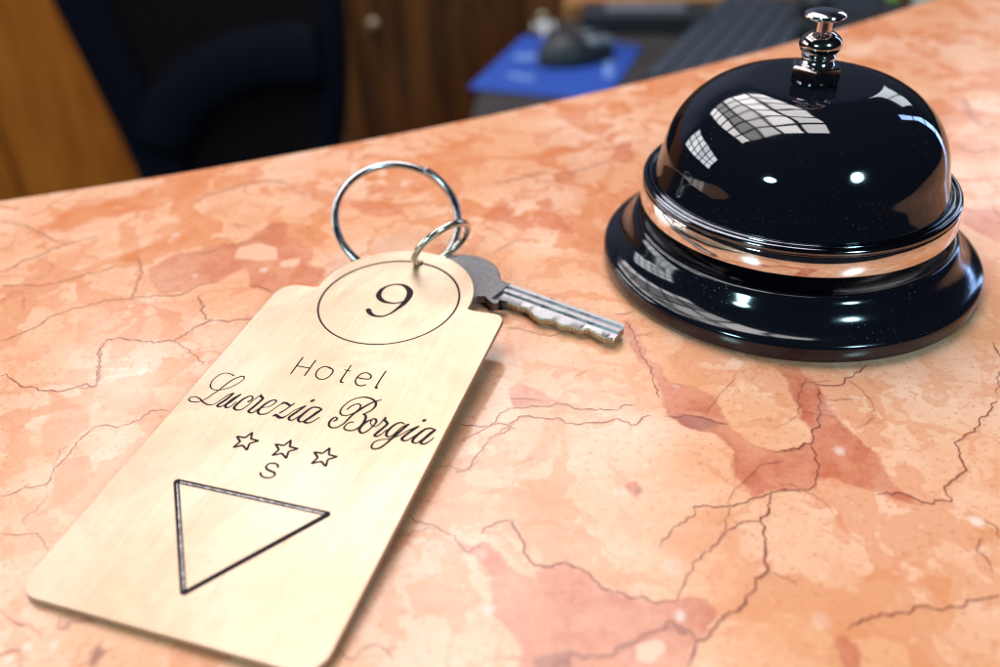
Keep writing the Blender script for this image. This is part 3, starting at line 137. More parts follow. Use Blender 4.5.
def offset(poly, d):
    n = len(poly); out = []
    for i in range(n):
        a, b, c = np.array(poly[i-1]), np.array(poly[i]), np.array(poly[(i+1) % n])
        e1 = (b-a)/(np.linalg.norm(b-a)+1e-9); e2 = (c-b)/(np.linalg.norm(c-b)+1e-9)
        nn = np.array([-(e1+e2)[1], (e1+e2)[0]]); nn /= (np.linalg.norm(nn)+1e-9)
        out.append(b+nn*d)
    return out
def ccw(p):
    a = sum(p[i-1][0]*p[i][1]-p[i][0]*p[i-1][1] for i in range(len(p))); return p if a > 0 else p[::-1]
def plate(name, outer, holes, z0, z1, bev, mat, parent, place=lambda x, y, z: (x*MM, y*MM, z*MM), mats=None):
    """closed plate with bevelled rims and through holes (outlines in mm)"""
    bm = bmesh.new(); loops = [(ccw(outer), 1)]+[(ccw(h), -1) for h in holes]
    tops, bots = [], []
    for poly, s in loops:
        rings = []
        for d, z in ((bev, z0), (0, z0+bev), (0, z1-bev), (bev*.3, z1-bev*.3), (bev, z1)):
            q = offset(poly, d*s) if d else [np.array(p) for p in poly]
            rings.append([bm.verts.new(place(p[0], p[1], z)) for p in q])
        m = len(poly)
        for a, b in zip(rings, rings[1:]):
            for i in range(m): bm.faces.new((a[i], a[(i+1) % m], b[(i+1) % m], b[i]))
        bots.append(rings[0]); tops.append(rings[-1])
    for rs in (tops, bots):
        ed = []
        for r in rs:
            for i in range(len(r)): ed.append(bm.edges.get((r[i], r[(i+1) % len(r)])))
        bmesh.ops.triangle_fill(bm, edges=ed, use_beauty=True, use_dissolve=False)
    bmesh.ops.recalc_face_normals(bm, faces=bm.faces)
    me = bpy.data.meshes.new(name); bm.to_mesh(me); bm.free()
    o = link(name, me, mat, parent); auto_sharp(o, 12); return o
def box(name, x0, x1, y0, y1, z0, z1, mat, parent=None, bev=.002, rot=None):
    bm = bmesh.new(); bmesh.ops.create_cube(bm, size=1)
    for v in bm.verts: v.co = Vector(((x0+x1)/2+v.co.x*(x1-x0), (y0+y1)/2+v.co.y*(y1-y0), (z0+z1)/2+v.co.z*(z1-z0)))
    if bev: bmesh.ops.bevel(bm, geom=bm.edges[:], offset=bev, segments=2, affect='EDGES')
    me = bpy.data.meshes.new(name); bm.to_mesh(me); bm.free()
    o = link(name, me, mat, parent, smooth=False)
    return o

# ------------------------------------------------------------------ materials
class NT:
    def __init__(s, name):
        s.m = bpy.data.materials.new(name); s.m.use_nodes = True; s.t = s.m.node_tree; s.N = s.t.nodes
        s.b = s.N['Principled BSDF']
    def lk(s, a, b): s.t.links.new(a, b)
    def setin(s, sock, v):
        if hasattr(v, 'is_linked') or hasattr(v, 'links'): s.lk(v, sock)
        else: sock.default_value = v
    def math(s, op, a, b=0., clamp=False):
        n = s.N.new('ShaderNodeMath'); n.operation = op; n.use_clamp = clamp; s.setin(n.inputs[0], a); s.setin(n.inputs[1], b); return n.outputs[0]
    def mix(s, fac, a, b, mode='MIX'):
        n = s.N.new('ShaderNodeMix'); n.data_type = 'RGBA'; n.blend_type = mode
        s.setin(n.inputs[0], fac); s.setin(n.inputs[6], a if not isinstance(a, tuple) else a+(1,)); s.setin(n.inputs[7], b if not isinstance(b, tuple) else b+(1,)); return n.outputs[2]
    def mr(s, v, a, b, c=0., d=1., smooth=False):
        n = s.N.new('ShaderNodeMapRange'); n.interpolation_type = 'SMOOTHSTEP' if smooth else 'LINEAR'
        s.setin(n.inputs[0], v)
        for i, x in enumerate((a, b, c, d)): s.setin(n.inputs[i+1], x)
        return n.outputs[0]
    def coord(s, scale=(1, 1, 1), kind='Object', rot=(0, 0, 0)):
        tc = s.N.new('ShaderNodeTexCoord'); mp = s.N.new('ShaderNodeMapping'); s.lk(tc.outputs[kind], mp.inputs[0])
        mp.inputs['Scale'].default_value = scale; mp.inputs['Rotation'].default_value = rot; return mp.outputs[0]
    def noise(s, vec, scale, detail=4, rough=.55, dist=0., out=0):
        n = s.N.new('ShaderNodeTexNoise'); s.lk(vec, n.inputs['Vector']); n.inputs['Scale'].default_value = scale
        n.inputs['Detail'].default_value = detail; n.inputs['Roughness'].default_value = rough; n.inputs['Distortion'].default_value = dist; return n.outputs[out]
    def voro(s, vec, scale, out='Distance', feature='F1'):
        n = s.N.new('ShaderNodeTexVoronoi'); n.feature = feature; s.lk(vec, n.inputs['Vector']); n.inputs['Scale'].default_value = scale; return n.outputs[out]
    def attr(s, name):
        n = s.N.new('ShaderNodeAttribute'); n.attribute_name = name; return n.outputs['Fac']
    def bump(s, h, strength, dist):
        n = s.N.new('ShaderNodeBump'); s.lk(h, n.inputs['Height']); n.inputs['Strength'].default_value = strength; n.inputs['Distance'].default_value = dist
        s.lk(n.outputs[0], s.b.inputs['Normal']); return n
    def P(s, **k):
        for a, v in k.items():
            s.setin(s.b.inputs[a.replace('_', ' ')], (v+(1,) if isinstance(v, tuple) and len(v) == 3 else v))
        return s
def simple(name, col, rough, metal=0., var=.12, scale=60, **k):
    t = NT(name); n = t.noise(t.coord(), scale, 4)
    t.P(Base_Color=t.mix(n, tuple(c*(1-var) for c in col), tuple(min(1, c*(1+var)) for c in col)), Metallic=metal, Roughness=t.mr(n, .3, .7, rough*.85, rough*1.15), **k)
    return t.m

def marble():
    t = NT('polished_pink_marble'); co = t.coord()
    big = t.mr(t.noise(co, 22, 5, .55, .6), .35, .68, 0, 1, True)
    mid = t.mr(t.noise(co, 90, 6, .6, .8), .38, .66, 0, 1, True)
    c = t.mix(big, (.79, .355, .18), (.87, .50, .345))
    c = t.mix(t.math('MULTIPLY', mid, .32), c, (.74, .265, .11))
    fib = t.mr(t.noise(t.coord((1, 3.2, 1), rot=(0, 0, .5)), 60, 6, .7, 1.5), .5, .75, 0, .3); c = t.mix(fib, c, (.88, .57, .42))
    wv = t.N.new('ShaderNodeVectorMath'); wv.operation = 'ADD'; t.lk(co, wv.inputs[0]); w2 = t.N.new('ShaderNodeVectorMath'); w2.operation = 'SCALE'; t.lk(t.noise(co, 45, 5, .6, out=1), w2.inputs[0]); w2.inputs['Scale'].default_value = .034; t.lk(w2.outputs[0], wv.inputs[1])
    sx_ = t.N.new('ShaderNodeSeparateXYZ'); t.lk(co, sx_.inputs[0])
    for sc0, w0, st0 in ((26, .20, .9), (58, .13, .7)):
        de = t.voro(wv.outputs[0], sc0, 'Distance', 'DISTANCE_TO_EDGE'); wd = t.mr(t.noise(co, sc0*1.1, 3), .42, .68, 0, w0)
        sm = t.math('MULTIPLY', t.mr(t.math('SUBTRACT', wd, de), -.006, .012, 0, st0, True), t.mr(sx_.outputs[1], .15, .25, .55, 1))
        c = t.mix(sm, c, t.mix(mid, (.68, .20, .068), (.73, .275, .125)))
    # speckle
    sp1 = t.mr(t.noise(co, 800, 3, .7), .56, .70, 0, .75); c = t.mix(sp1, c, (.62, .20, .08))
    sp2 = t.mr(t.noise(co, 430, 3, .6), .60, .8, 0, .35); c = t.mix(sp2, c, (.92, .70, .58))
    jit = t.math('ADD', t.math('MULTIPLY', t.math('SUBTRACT', t.noise(co, 420, 5, .65), .5), 2.0), t.math('MULTIPLY', t.math('SUBTRACT', t.noise(co, 110, 3, .6), .5), 4.5))
    pd = t.math('ADD', t.attr('pd'), jit)
    pm = t.math('MULTIPLY', t.mr(pd, -.45, .5, 0, 1, True), t.math('MULTIPLY', t.attr('ps'), t.mr(t.noise(co, 130, 5, .65), .35, .62, .5, 1.0)))
    pc = t.mix(mid, (.55, .13, .065), (.63, .20, .115))
    pc = t.mix(t.mr(t.noise(co, 600, 4, .7), .5, .72, 0, .6), pc, (.40, .075, .04))
    pc = t.mix(t.mr(t.attr('ps'), .6, .8, 1, 0), pc, (.66, .17, .048))
    c = t.mix(pm, c, pc)
    um = t.math('MULTIPLY', t.mr(t.math('ADD', t.attr('ud'), jit), -.8, .6, 0, 1, True), .6)
    c = t.mix(um, c, (.27, .075, .065))
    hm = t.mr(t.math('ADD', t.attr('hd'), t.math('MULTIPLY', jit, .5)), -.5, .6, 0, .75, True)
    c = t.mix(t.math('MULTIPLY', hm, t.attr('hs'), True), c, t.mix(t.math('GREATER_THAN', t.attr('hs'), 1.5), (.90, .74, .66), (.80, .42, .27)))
    ve = t.attr('vein'); vn = t.noise(co, 900, 3, .6)
    halo = t.mr(ve, .0, .5, 0, .3); c = t.mix(halo, c, (.60, .20, .12))
    core = t.math('MULTIPLY', t.mr(t.math('ADD', ve, t.math('MULTIPLY', t.math('SUBTRACT', vn, .5), .7)), .40, .75, 0, 1, True), t.math('MULTIPLY', t.attr('vdark'), 1.15, True))
    c = t.mix(core, c, (.24, .055, .035))
    pit = t.mr(t.voro(co, 260), .0, .05, 1, 0); c = t.mix(t.math('MULTIPLY', pit, .5), c, (.35, .12, .07))
    t.P(Base_Color=c, Roughness=t.mr(t.noise(co, 40, 4), .3, .7, .13, .26), Specular_IOR_Level=.5)
    t.bump(t.noise(co, 500, 3), .05, .0002)
    return t.m
def gloss_black(name, dust=.5, rough=.03, ior=1.9):
    t = NT(name); co = t.coord(); d = t.voro(co, 1500)
    cell = t.voro(co, 1500, 'Color'); sep = t.N.new('ShaderNodeSeparateColor'); t.lk(cell, sep.inputs[0])
    th = t.math('MULTIPLY', t.mr(t.noise(co, 60, 3), .42, .7, 0.04, .18), t.math('GREATER_THAN', sep.outputs[0], .5))
    m = t.math('MULTIPLY', t.math('LESS_THAN', d, th), dust)
    smear = t.mr(t.noise(co, 45, 5, .65), .48, .75, 0, .8)
    t.P(Base_Color=t.mix(m, (.004, .0045, .008), (.5, .52, .58)), Roughness=t.math('ADD', t.math('MULTIPLY', m, .5), t.math('ADD', rough, t.math('MULTIPLY', smear, .13))), IOR=ior)
    return t.m
def chrome(name, col=(.82, .82, .84), rough=.06, bmp=.05):
    t = NT(name); co = t.coord(); n = t.noise(co, 350, 5, .7)
    t.P(Base_Color=t.mix(t.mr(n, .35, .7), tuple(c*.8 for c in col), col), Metallic=1., Roughness=t.mr(n, .3, .75, rough, rough*2.6)); t.bump(t.noise(co, 900, 2), bmp, .0001 if bmp < .1 else .0006)
    return t.m
def brass():
    t = NT('brushed_brass'); co = t.coord()
    br = t.noise(t.coord((22, 1, 1)), 60, 4, .7); big = t.noise(co, 28, 4, .6); st = t.noise(co, 110, 6, .7)
    c = t.mix(t.mr(big, .35, .7, 0, 1, True), (.50, .36, .25), (.59, .46, .36))
    c = t.mix(t.mr(st, .52, .75, 0, .45), c, (.36, .25, .15))
    gr = t.noise(t.coord((30, 1, 1)), 45, 5, .75); c = t.mix(t.mr(gr, .45, .72, 0, .2), c, (.36, .235, .13))
    scr = t.noise(t.coord((40, .7, 1), rot=(0, 0, .35)), 70, 2, .5); c = t.mix(t.mr(scr, .66, .74, 0, .2), c, (.85, .75, .62))
    t.P(Base_Color=c, Metallic=1., Roughness=t.math('ADD', t.mr(br, .3, .7, .42, .5), t.math('MULTIPLY', st, .06)))
    b1 = t.N.new('ShaderNodeBump'); t.lk(br, b1.inputs['Height']); b1.inputs['Strength'].default_value = .08; b1.inputs['Distance'].default_value = .0001
    b2 = t.N.new('ShaderNodeBump'); t.lk(t.noise(co, 42, 3, .5, .6), b2.inputs['Height']); b2.inputs['Strength'].default_value = .7; b2.inputs['Distance'].default_value = .0011
    t.lk(b1.outputs[0], b2.inputs['Normal']); t.lk(b2.outputs[0], t.b.inputs['Normal'])
    return t.m
def wood(name, a, b, rough=.4, rot=(0, 0, 0), sc_=(14, 14, 1.2)):
    t = NT(name); co = t.coord(sc_, rot=rot); n = t.noise(co, 2.2, 6, .6, .8); n2 = t.noise(co, 14, 4, .6)
    c = t.mix(t.mr(n, .35, .68, 0, 1, True), a, b); c = t.mix(t.math('MULTIPLY', n2, .4), c, tuple(x*.45 for x in a))
    t.P(Base_Color=c, Roughness=rough); t.bump(n2, .1, .001); return t.m

M_MARBLE = marble()
M_BLACK = gloss_black('black_lacquered_dome', .13, .028, 1.72)
M_BASE = gloss_black('black_lacquered_base', .28, .085, 1.5)
M_CHROME = chrome('polished_nickel'); M_DARKCH = chrome('smoked_nickel', (.42, .38, .38), .07)
M_LIP = chrome('black_nickel_lip', (.16, .165, .19), .05)
M_BAND = chrome('polished_steel_band', (.86, .84, .82), .035)
M_RING = chrome('ring_steel', (.46, .44, .44), .12)
M_RINGS = chrome('small_ring_steel', (.72, .66, .55), .14)
M_KEY = chrome('worn_nickel_silver', (.40, .385, .40), .2); M_BOW = chrome('tarnished_key_head', (.17, .165, .17), .25, .22); M_TEETH = chrome('cut_brass_edge', (.50, .40, .27), .3)
M_BRASS = brass()
M_INK = simple('engraved_black_enamel', (.012, .008, .010), .6, Specular_IOR_Level=.12)
# ------------------------------------------------------------------ marble counter
EX = [-900, -140, -60, -30, 38, 77, 108, 162, 193, 900]; EY = [0, 232, 260, 271, 301, 323, 344, 378, 399, 780]
_c = np.polyfit(EX[1:-1], EY[1:-1], 3)
def edge_y(x):
    x = np.asarray(x, float); xl, xr = -150., 200.
    d = np.polyder(_c); y = np.polyval(_c, np.clip(x, xl, xr))
    return y + np.where(x < xl, (x-xl)*np.polyval(d, xl), 0) + np.where(x > xr, (x-xr)*np.polyval(d, xr), 0)
xs = np.concatenate([np.linspace(-700, -165, 14), np.arange(-160, 215, .8), np.linspace(220, 750, 14)])
y0s = 42.
def sdist(poly, X, Y):
    """signed distance to a polygon, positive inside"""
    P = np.array(poly); best = np.full(X.shape, 1e9); ins = np.zeros(X.shape, bool)
    for i in range(len(P)):
        a, b = P[i-1], P[i]; ab = b-a; L = ab@ab+1e-9
        t = np.clip(((X-a[0])*ab[0]+(Y-a[1])*ab[1])/L, 0, 1)
        best = np.minimum(best, (X-a[0]-t*ab[0])**2+(Y-a[1]-t*ab[1])**2)
        cr = (P[i-1][1] > Y) != (P[i][1] > Y)
        with np.errstate(divide='ignore', invalid='ignore'):
            xi = (P[i][0]-P[i-1][0])*(Y-P[i-1][1])/(P[i][1]-P[i-1][1]+1e-12)+P[i-1][0]
        ins ^= cr & (X < xi)
    return np.where(ins, 1, -1)*np.sqrt(best)
def fields(X, Y):
    pd = np.full(X.shape, -3.); ps = np.full(X.shape, .5); ud = np.full(X.shape, -3.); hd = np.full(X.shape, -3.); hs = np.full(X.shape, .6)
    def run(lst, D_, S_=None):
        for s, poly in lst:
            p = np.array(poly); m = (X > p[:, 0].min()-4) & (X < p[:, 0].max()+4) & (Y > p[:, 1].min()-4) & (Y < p[:, 1].max()+4)
            if not m.any(): continue
            d = np.clip(sdist(poly, X[m], Y[m]), -3, 3); old = D_[m]; D_[m] = np.maximum(old, d)
            if S_ is not None: o = S_[m]; o[d > old] = s; S_[m] = o
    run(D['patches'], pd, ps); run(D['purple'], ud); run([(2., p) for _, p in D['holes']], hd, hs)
    for (x, y), r, k in D['spots']:
        if r > 1.15: k = k*.55
        d = r*.7-np.hypot(X-x, (Y-y)*.8); m = d > hd; hs[m & (d > -1.5)] = k; hd[m] = d[m]
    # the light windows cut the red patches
    return pd, ps, ud, np.maximum(hd, -3), hs
ey = edge_y(xs)
fr = np.concatenate([np.linspace(0, .60, 10)[:-1], np.linspace(.60, 1, 1)[:0]])
rows = []
yabs = np.concatenate([np.linspace(y0s, 55, 4)[:-1], np.arange(55, 400, .8)])
V = []; Y2 = []
# rows: absolute spacing squeezed towards the curved far edge
tpar = (yabs-yabs[0])/(yabs[-1]-yabs[0])
# piecewise: rows up to y=60 are common, beyond they scale to the local edge
NX = len(xs); rowsY = []
for ya in yabs:
    if ya <= 55: rowsY.append(np.full(NX, ya) )
    else: rowsY.append(55+(ya-55)/(yabs[-1]-55)*(np.maximum(ey-2, 58)-55))
# keep the left, where the edge comes forward, in front of the fixed rows
rowsY = [np.minimum(r, ey-2-(len(rowsY)-i)*.01) for i, r in enumerate(rowsY)]
rowsZ = [np.zeros(NX) for _ in rowsY]
TH = 30
for a in np.linspace(0, math.pi/2, 6)[1:]:
    rowsY.append(ey-2+2*math.sin(a)); rowsZ.append(np.full(NX, -2+2*math.cos(a)))
rowsY.append(ey.copy()); rowsZ.append(np.full(NX, -TH+2.)); rowsY.append(ey-2); rowsZ.append(np.full(NX, -float(TH)))
rowsY.append(np.full(NX, y0s)); rowsZ.append(np.full(NX, -float(TH)))
YY = np.array(rowsY); ZZ = np.array(rowsZ); XX = np.broadcast_to(xs, YY.shape)
NR = len(rowsY)
co = np.stack([XX, YY, ZZ], -1).reshape(-1, 3)
i, j = np.meshgrid(np.arange(NR), np.arange(NX-1), indexing='ij'); i2 = (i+1) % NR
faces = np.stack([i*NX+j, i*NX+j+1, i2*NX+j+1, i2*NX+j], -1).reshape(-1, 4)
caps = [list(range(0, NR*NX, NX)), [r*NX+NX-1 for r in range(NR)][::-1]]
F_pd, F_ps, F_ud, F_hd, F_hs = [a.reshape(-1) for a in fields(XX.astype(float), YY)]

# veins: narrow inlays lying a few hundredths of a millimetre proud, part of the slab's own mesh
rnd = np.random.default_rng(5)
vV = []; vF = []; vA = []; vD = []
def add_vein(wd, dark, P, k):
    pts = catmull(P, .35)
    if len(pts) < 3: return
    n = len(pts); pts = np.array(pts)
    def fn(amp, s):
        m = max(2, int(n*.35/s)+2); kn = rnd.normal(0, 1, m); return np.interp(np.linspace(0, m-1, n), np.arange(m), kn)*amp
    tn = np.gradient(pts, axis=0); tn /= np.linalg.norm(tn, axis=1)[:, None]+1e-9; nn = np.stack([-tn[:, 1], tn[:, 0]], 1)
    env = np.minimum(1, np.minimum(np.arange(n), np.arange(n)[::-1])/6)
    far = min(1.6, max(1, (P[0][1]-120)/80))
    pts = pts+nn*((fn(.22, 1.3)+fn(.15, .6)+fn(.07, .35))*env*far)[:, None]
    wv = wd*far*(1+fn(.22, .9)).clip(.45, 1.8)*(.35+.65*env)*.78
    b = len(co)+len(vV); z = .02+k*.0012
    for q in range(n):
        for s, a in ((-1, 0.), (-.42, .75), (0, 1.), (.42, .75), (1, 0.)):
            p = pts[q]+nn[q]*s*wv[q]; vV.append((p[0], p[1], z+q*1e-6)); vA.append(a); vD.append(dark)
    for q in range(n-1):
        for c in range(4): vF.append((b+q*5+c, b+(q+1)*5+c, b+(q+1)*5+c+1, b+q*5+c+1))
for k, (wd, dark, P) in enumerate(D['veins']): add_vein(wd, dark, P, k)
# thin hairlines wandering between the big veins
for k in range(95):
    x, y = rnd.uniform(-150, 200), rnd.uniform(75, 330); a = rnd.uniform(-.5, 1.0); P = []
    for _ in range(rnd.integers(3, 7)):
        P.append((x, y)); a += rnd.normal(0, .5); x += math.cos(a)*rnd.uniform(2, 5); y += math.sin(a)*rnd.uniform(2, 5)
    if all(p[1] < edge_y(p[0])-6 for p in P): add_vein(rnd.uniform(.08, .2), rnd.uniform(.08, .4), P, 80+k)
vV = np.array(vV); g = fields(vV[:, 0], vV[:, 1])
allco = np.concatenate([co, vV])*MM
me = bpy.data.meshes.new('marble_slab')
me.vertices.add(len(allco)); me.vertices.foreach_set('co', allco.reshape(-1).astype(np.float32))
fl = np.concatenate([faces, np.array(vF)]); capl = [v for c in caps for v in c]
nl = fl.size+len(capl); me.loops.add(nl); me.loops.foreach_set('vertex_index', np.concatenate([fl.reshape(-1), np.array(capl)]).astype(np.int32))
starts = np.concatenate([np.arange(len(fl))*4, [fl.size, fl.size+len(caps[0])]]); me.polygons.add(len(starts))
me.polygons.foreach_set('loop_start', starts.astype(np.int32)); me.update(calc_edges=True); me.validate()
for nm, a, b in (('pd', F_pd, g[0]), ('ps', F_ps, g[1]), ('ud', F_ud, g[2]), ('hd', F_hd, g[3]), ('hs', F_hs, g[4]), ('vein', np.zeros(len(co)), np.array(vA)), ('vdark', np.zeros(len(co)), np.array(vD))):
    at = me.attributes.new(nm, 'FLOAT', 'POINT'); at.data.foreach_set('value', np.concatenate([a, b]).astype(np.float32))
counter = thing('reception_counter', 'polished salmon pink veined marble counter top carrying the bell, key and brass tag', 'counter', (.0, .0, -1.1))
slab = link('marble_slab', me, M_MARBLE, counter); slab.location = (0, 0, 1.1); auto = None
me.polygons.foreach_set('use_smooth', np.ones(len(me.polygons), bool))
M_CARC = wood('counter_wood', (.10, .045, .018), (.16, .075, .03))
body = box('counter_front', -.69, .74, .06, .14, -1.1, -.031, M_CARC, counter, .004); body.location = (0, 0, 1.1)

# ------------------------------------------------------------------ desk bell
BX, BY = 68.101, 183.191
bell = thing('desk_bell', 'glossy black dome reception bell with chrome skirt band and nickel plunger', 'desk bell', (BX*MM, BY*MM, 0))
def rc(p): return p
lathe('base', [(0, .0), (40.2, 0), (40.4, .75), (41.9, .8), (42.45, 1.1), (42.6, 1.6), (42.6, 3.9), (42.4, 4.6), (41.9, 5.1), (41.0, 5.5), (39.9, 6.0), (38.8, 6.8), (37.8, 7.9), (37.05, 9.2), (36.45, 10.5), (35.9, 11.4), (35.3, 11.9), (34.6, 12.0), (33.9, 11.7), (33.0, 10.9), (31, 9.6), (26, 8.6), (14, 8.2), (12, 9.5), (11, 18), (0, 18)], M_BASE, bell, 192)
def arc(cx, cz, r, a0, a1, n): return [(cx+r*math.cos(math.radians(a0+(a1-a0)*k/n)), cz+r*math.sin(math.radians(a0+(a1-a0)*k/n))) for k in range(n+1)]
ctrl = [(32.0, 21.8), (31.4, 23.5), (30.5, 26.6), (29.8, 29.7), (28.7, 32.8), (27.0, 35.7), (24.8, 38.3), (22.1, 40.5), (19.1, 42.15), (16.2, 43.15), (14.2, 43.6), (13.4, 43.7), (10, 43.76), (5, 43.8), (0, 43.8)]
dome = [tuple(p[:2]) for p in catmull([(a, b) for a, b in ctrl], .6)]
lathe('dome', [(30.8, 20.2), (31.6, 21.3)]+dome, M_BLACK, bell, 224, sharp=60)
# rolled lip above the steel band
lathe('lip', [(31.4, 21.7)]+arc(32.4, 21.45, .55, 140, 40, 6)+[(32.9, 21.5)]+arc(33.45, 21.0, .9, 110, -45, 12)+[(34.1, 20.25), (33, 20.2), (30.8, 20.2)], M_LIP, bell, 224)
lathe('skirt_band', [(33.2, 20.2), (34.3, 20.2), (34.45, 19.9), (34.62, 16.3), (34.5, 15.85), (34.2, 15.65), (33.8, 15.75), (33.7, 16.2), (33.6, 19.6), (30.0, 21.0), (29.0, 23), (28.5, 26)], M_BAND, bell, 224)
tl = (-.012, .0)
lathe('washer', [(0, 43.78), (4.0, 43.78), (4.2, 43.85), (4.2, 44.0), (4.0, 44.08), (0, 44.08)], M_CHROME, bell, 48)
bm = bmesh.new(); rings = []
for r, z in ((4.9, 44.1), (5.45, 44.35), (5.45, 46.9), (4.9, 47.2)):
    rings.append([bm.verts.new(((r*math.cos(math.radians(60*k+12)))*MM, r*math.sin(math.radians(60*k+12))*MM, z*MM)) for k in range(6)])
for a, b in zip(rings, rings[1:]):
    for k in range(6): bm.faces.new((a[k], a[(k+1) % 6], b[(k+1) % 6], b[k]))
bm.faces.new(rings[0][::-1]); bm.faces.new(rings[-1])
bmesh.ops.bevel(bm, geom=bm.edges[:], offset=.0001, segments=2, affect='EDGES')
me_ = bpy.data.meshes.new('hex_nut'); bm.to_mesh(me_); bm.free(); link('hex_nut', me_, M_DARKCH, bell, False)
lathe('collar', [(0, 47.1), (3.5, 47.1), (3.6, 47.4), (3.3, 47.7), (3.2, 48.5), (3.5, 48.9), (3.2, 49.3), (0, 49.3)], M_CHROME, bell, 64)
ball = [(4.3*math.sin(t), 51.25-2.85*math.cos(t)) for t in np.linspace(.35, math.pi-.45, 22)]
lathe('ball', [(0, ball[0][1])]+ball+[(0, ball[-1][1])], M_DARKCH, bell, 64)
lathe('stem', [(0, 53), (1.7, 53), (1.65, 56.6), (0, 56.6)], chrome('stem_copper', (.80, .62, .56), .12), bell, 40)
lathe('button', [(0, 55.9), (1.7, 55.95), (3.2, 56.35), (4.0, 56.75), (4.2, 57.15), (4.05, 57.5), (3.3, 57.85), (2, 58.05), (0, 58.1)], M_CHROME, bell, 64)

# ------------------------------------------------------------------ brass key tag
TO = Vector((-51.11181, 81.78101, 1.70000)); TU = Vector((0.94476, -0.32759, 0.01086)); TV = Vector((0.32652, 0.94353, 0.05596)); TN = TU.cross(TV)
tagE = thing('key_tag', 'large brushed brass hotel key tag engraved with number 9 and a triangle', 'key tag', (TO+TV*44)*MM)
tagE.rotation_euler = Matrix((TU, TV, TN)).transposed().to_euler()
# local frame: x = u, y = v-44, z = height over the tag's top face
tp = lambda a, b, z: (a*MM, (b-44)*MM, z*MM)
def corner(cx, cy, r, a0, a1, n=8): return [(cx+r*math.cos(math.radians(a0+(a1-a0)*k/n)), cy+r*math.sin(math.radians(a0+(a1-a0)*k/n))) for k in range(n+1)]
hw = 26.15
out = corner(-hw+4.2, 4.2, 4.2, 180, 270)+[(0, 0)]+corner(hw-4.2, 4.2, 4.2, 270, 360)+[(hw, 44)]+corner(hw-2.5, 85.2-2.5, 2.5, 0, 90)
dc, dr = 86.45, 17.7
a_r = math.degrees(math.asin((85.5-dc)/dr))
out += [(18.75, 85.2)]+[(dr*math.cos(math.radians(a)), dc+dr*math.sin(math.radians(a))) for a in np.linspace(a_r, 180-a_r, 60)]+[(-18.75, 85.3)]+corner(-hw+4.5, 85.3-4.5, 4.5, 90, 180)
hole_c = (.7, 99.4)
hole = [(hole_c[0]+1.25*math.cos(t), hole_c[1]+1.25*math.sin(t)) for t in np.linspace(0, 2*math.pi, 28, endpoint=False)]
plate('tag_plate', out, [hole], -1.0, 0, .22, M_BRASS, tagE, place=tp)
def engrave(name, strokes, z=.012, step=.12, closed=False, label=None, mat=M_INK, cap=True):
    V = []; F = []
    for k, st in enumerate(strokes):
        pts = np.array(catmull(st, step)); n = len(pts); zz = z+k*.0015
        xy = pts[:, :2]; tn = np.gradient(xy, axis=0); tn /= np.linalg.norm(tn, axis=1)[:, None]+1e-9; nn = np.stack([-tn[:, 1], tn[:, 0]], 1); wd = pts[:, 2]/2
        b = len(V)
        for q in range(n):
            for s in (1, -1): p = xy[q]+nn[q]*(wd[q]*1.5+.035)*s; V.append(tp(p[0], p[1], zz+q*4e-6))
        for q in range(n-1): F.append((b+2*q, b+2*q+1, b+2*q+3, b+2*q+2))
        if cap:
            for q in (0, n-1):
                b = len(V)
                for a in range(10): V.append(tp(xy[q][0]+wd[q]*math.cos(a*.6283), xy[q][1]+wd[q]*math.sin(a*.6283), zz-.0008))
                F.append(tuple(range(b, b+10)))
    return mesh(name, V, F, mat, tagE, False)
engrave('script_lettering', D['name']); engrave('hotel_lettering', D['hotel']); engrave('letter_s', D['letter']); engrave('numeral', D['nine'])
cc, crr = (0.0, 84.4), 15.15
ci = []
for k in range(161):
    a = 2*math.pi*k/160+math.pi/2
    ci.append((cc[0]+crr*math.cos(a), cc[1]+crr*math.sin(a), .27+.08*math.sin(a*1.0-.3)))
engrave('number_circle', [ci], cap=False)
for sx in (-7.95, -.08, 7.6):
    st = []
    P10 = [((2.35 if k % 2 == 0 else 1.0)*math.sin(k*math.pi/5), (2.35 if k % 2 == 0 else 1.0)*math.cos(k*math.pi/5)) for k in range(10)]
    for k in range(10):
        a, b = P10[k], P10[(k+1) % 10]; st.append([(sx+a[0], 38.3+a[1], .24), (sx+b[0], 38.3+b[1], .24)])
    engrave('star', st)
T3 = [(-14.75, 26.75), (14.3, 26.9), (-.2, 7.05)]
tri = [[T3[k]+(.62,), T3[(k+1) % 3]+(.62,)] for k in range(3)]
engrave('triangle', tri, step=1.)
M_SHEEN = simple('painted_groove_sheen', (.38, .36, .36), .3, 1.)  # pale grey for the highlight painted inside the triangle's groove
def jl(a, b, o, w0):
    n = 60; P = []; d = np.array(b)-np.array(a); nn = np.array([-d[1], d[0]])/np.linalg.norm(d)
    for k in range(n+1):
        p = np.array(a)+d*(.03+.94*k/n)+nn*(o+rnd.normal(0, .02)); P.append((p[0], p[1], max(.015, w0*(.6+rnd.normal(0, .45)))))
    return P
engrave('groove_highlight', [jl(T3[0], T3[1], -.07, .12), jl(T3[2], T3[0], -.1, .10)], z=.02, mat=M_SHEEN, step=.3)  # broken light lines drawn as the groove's sheen along two sides

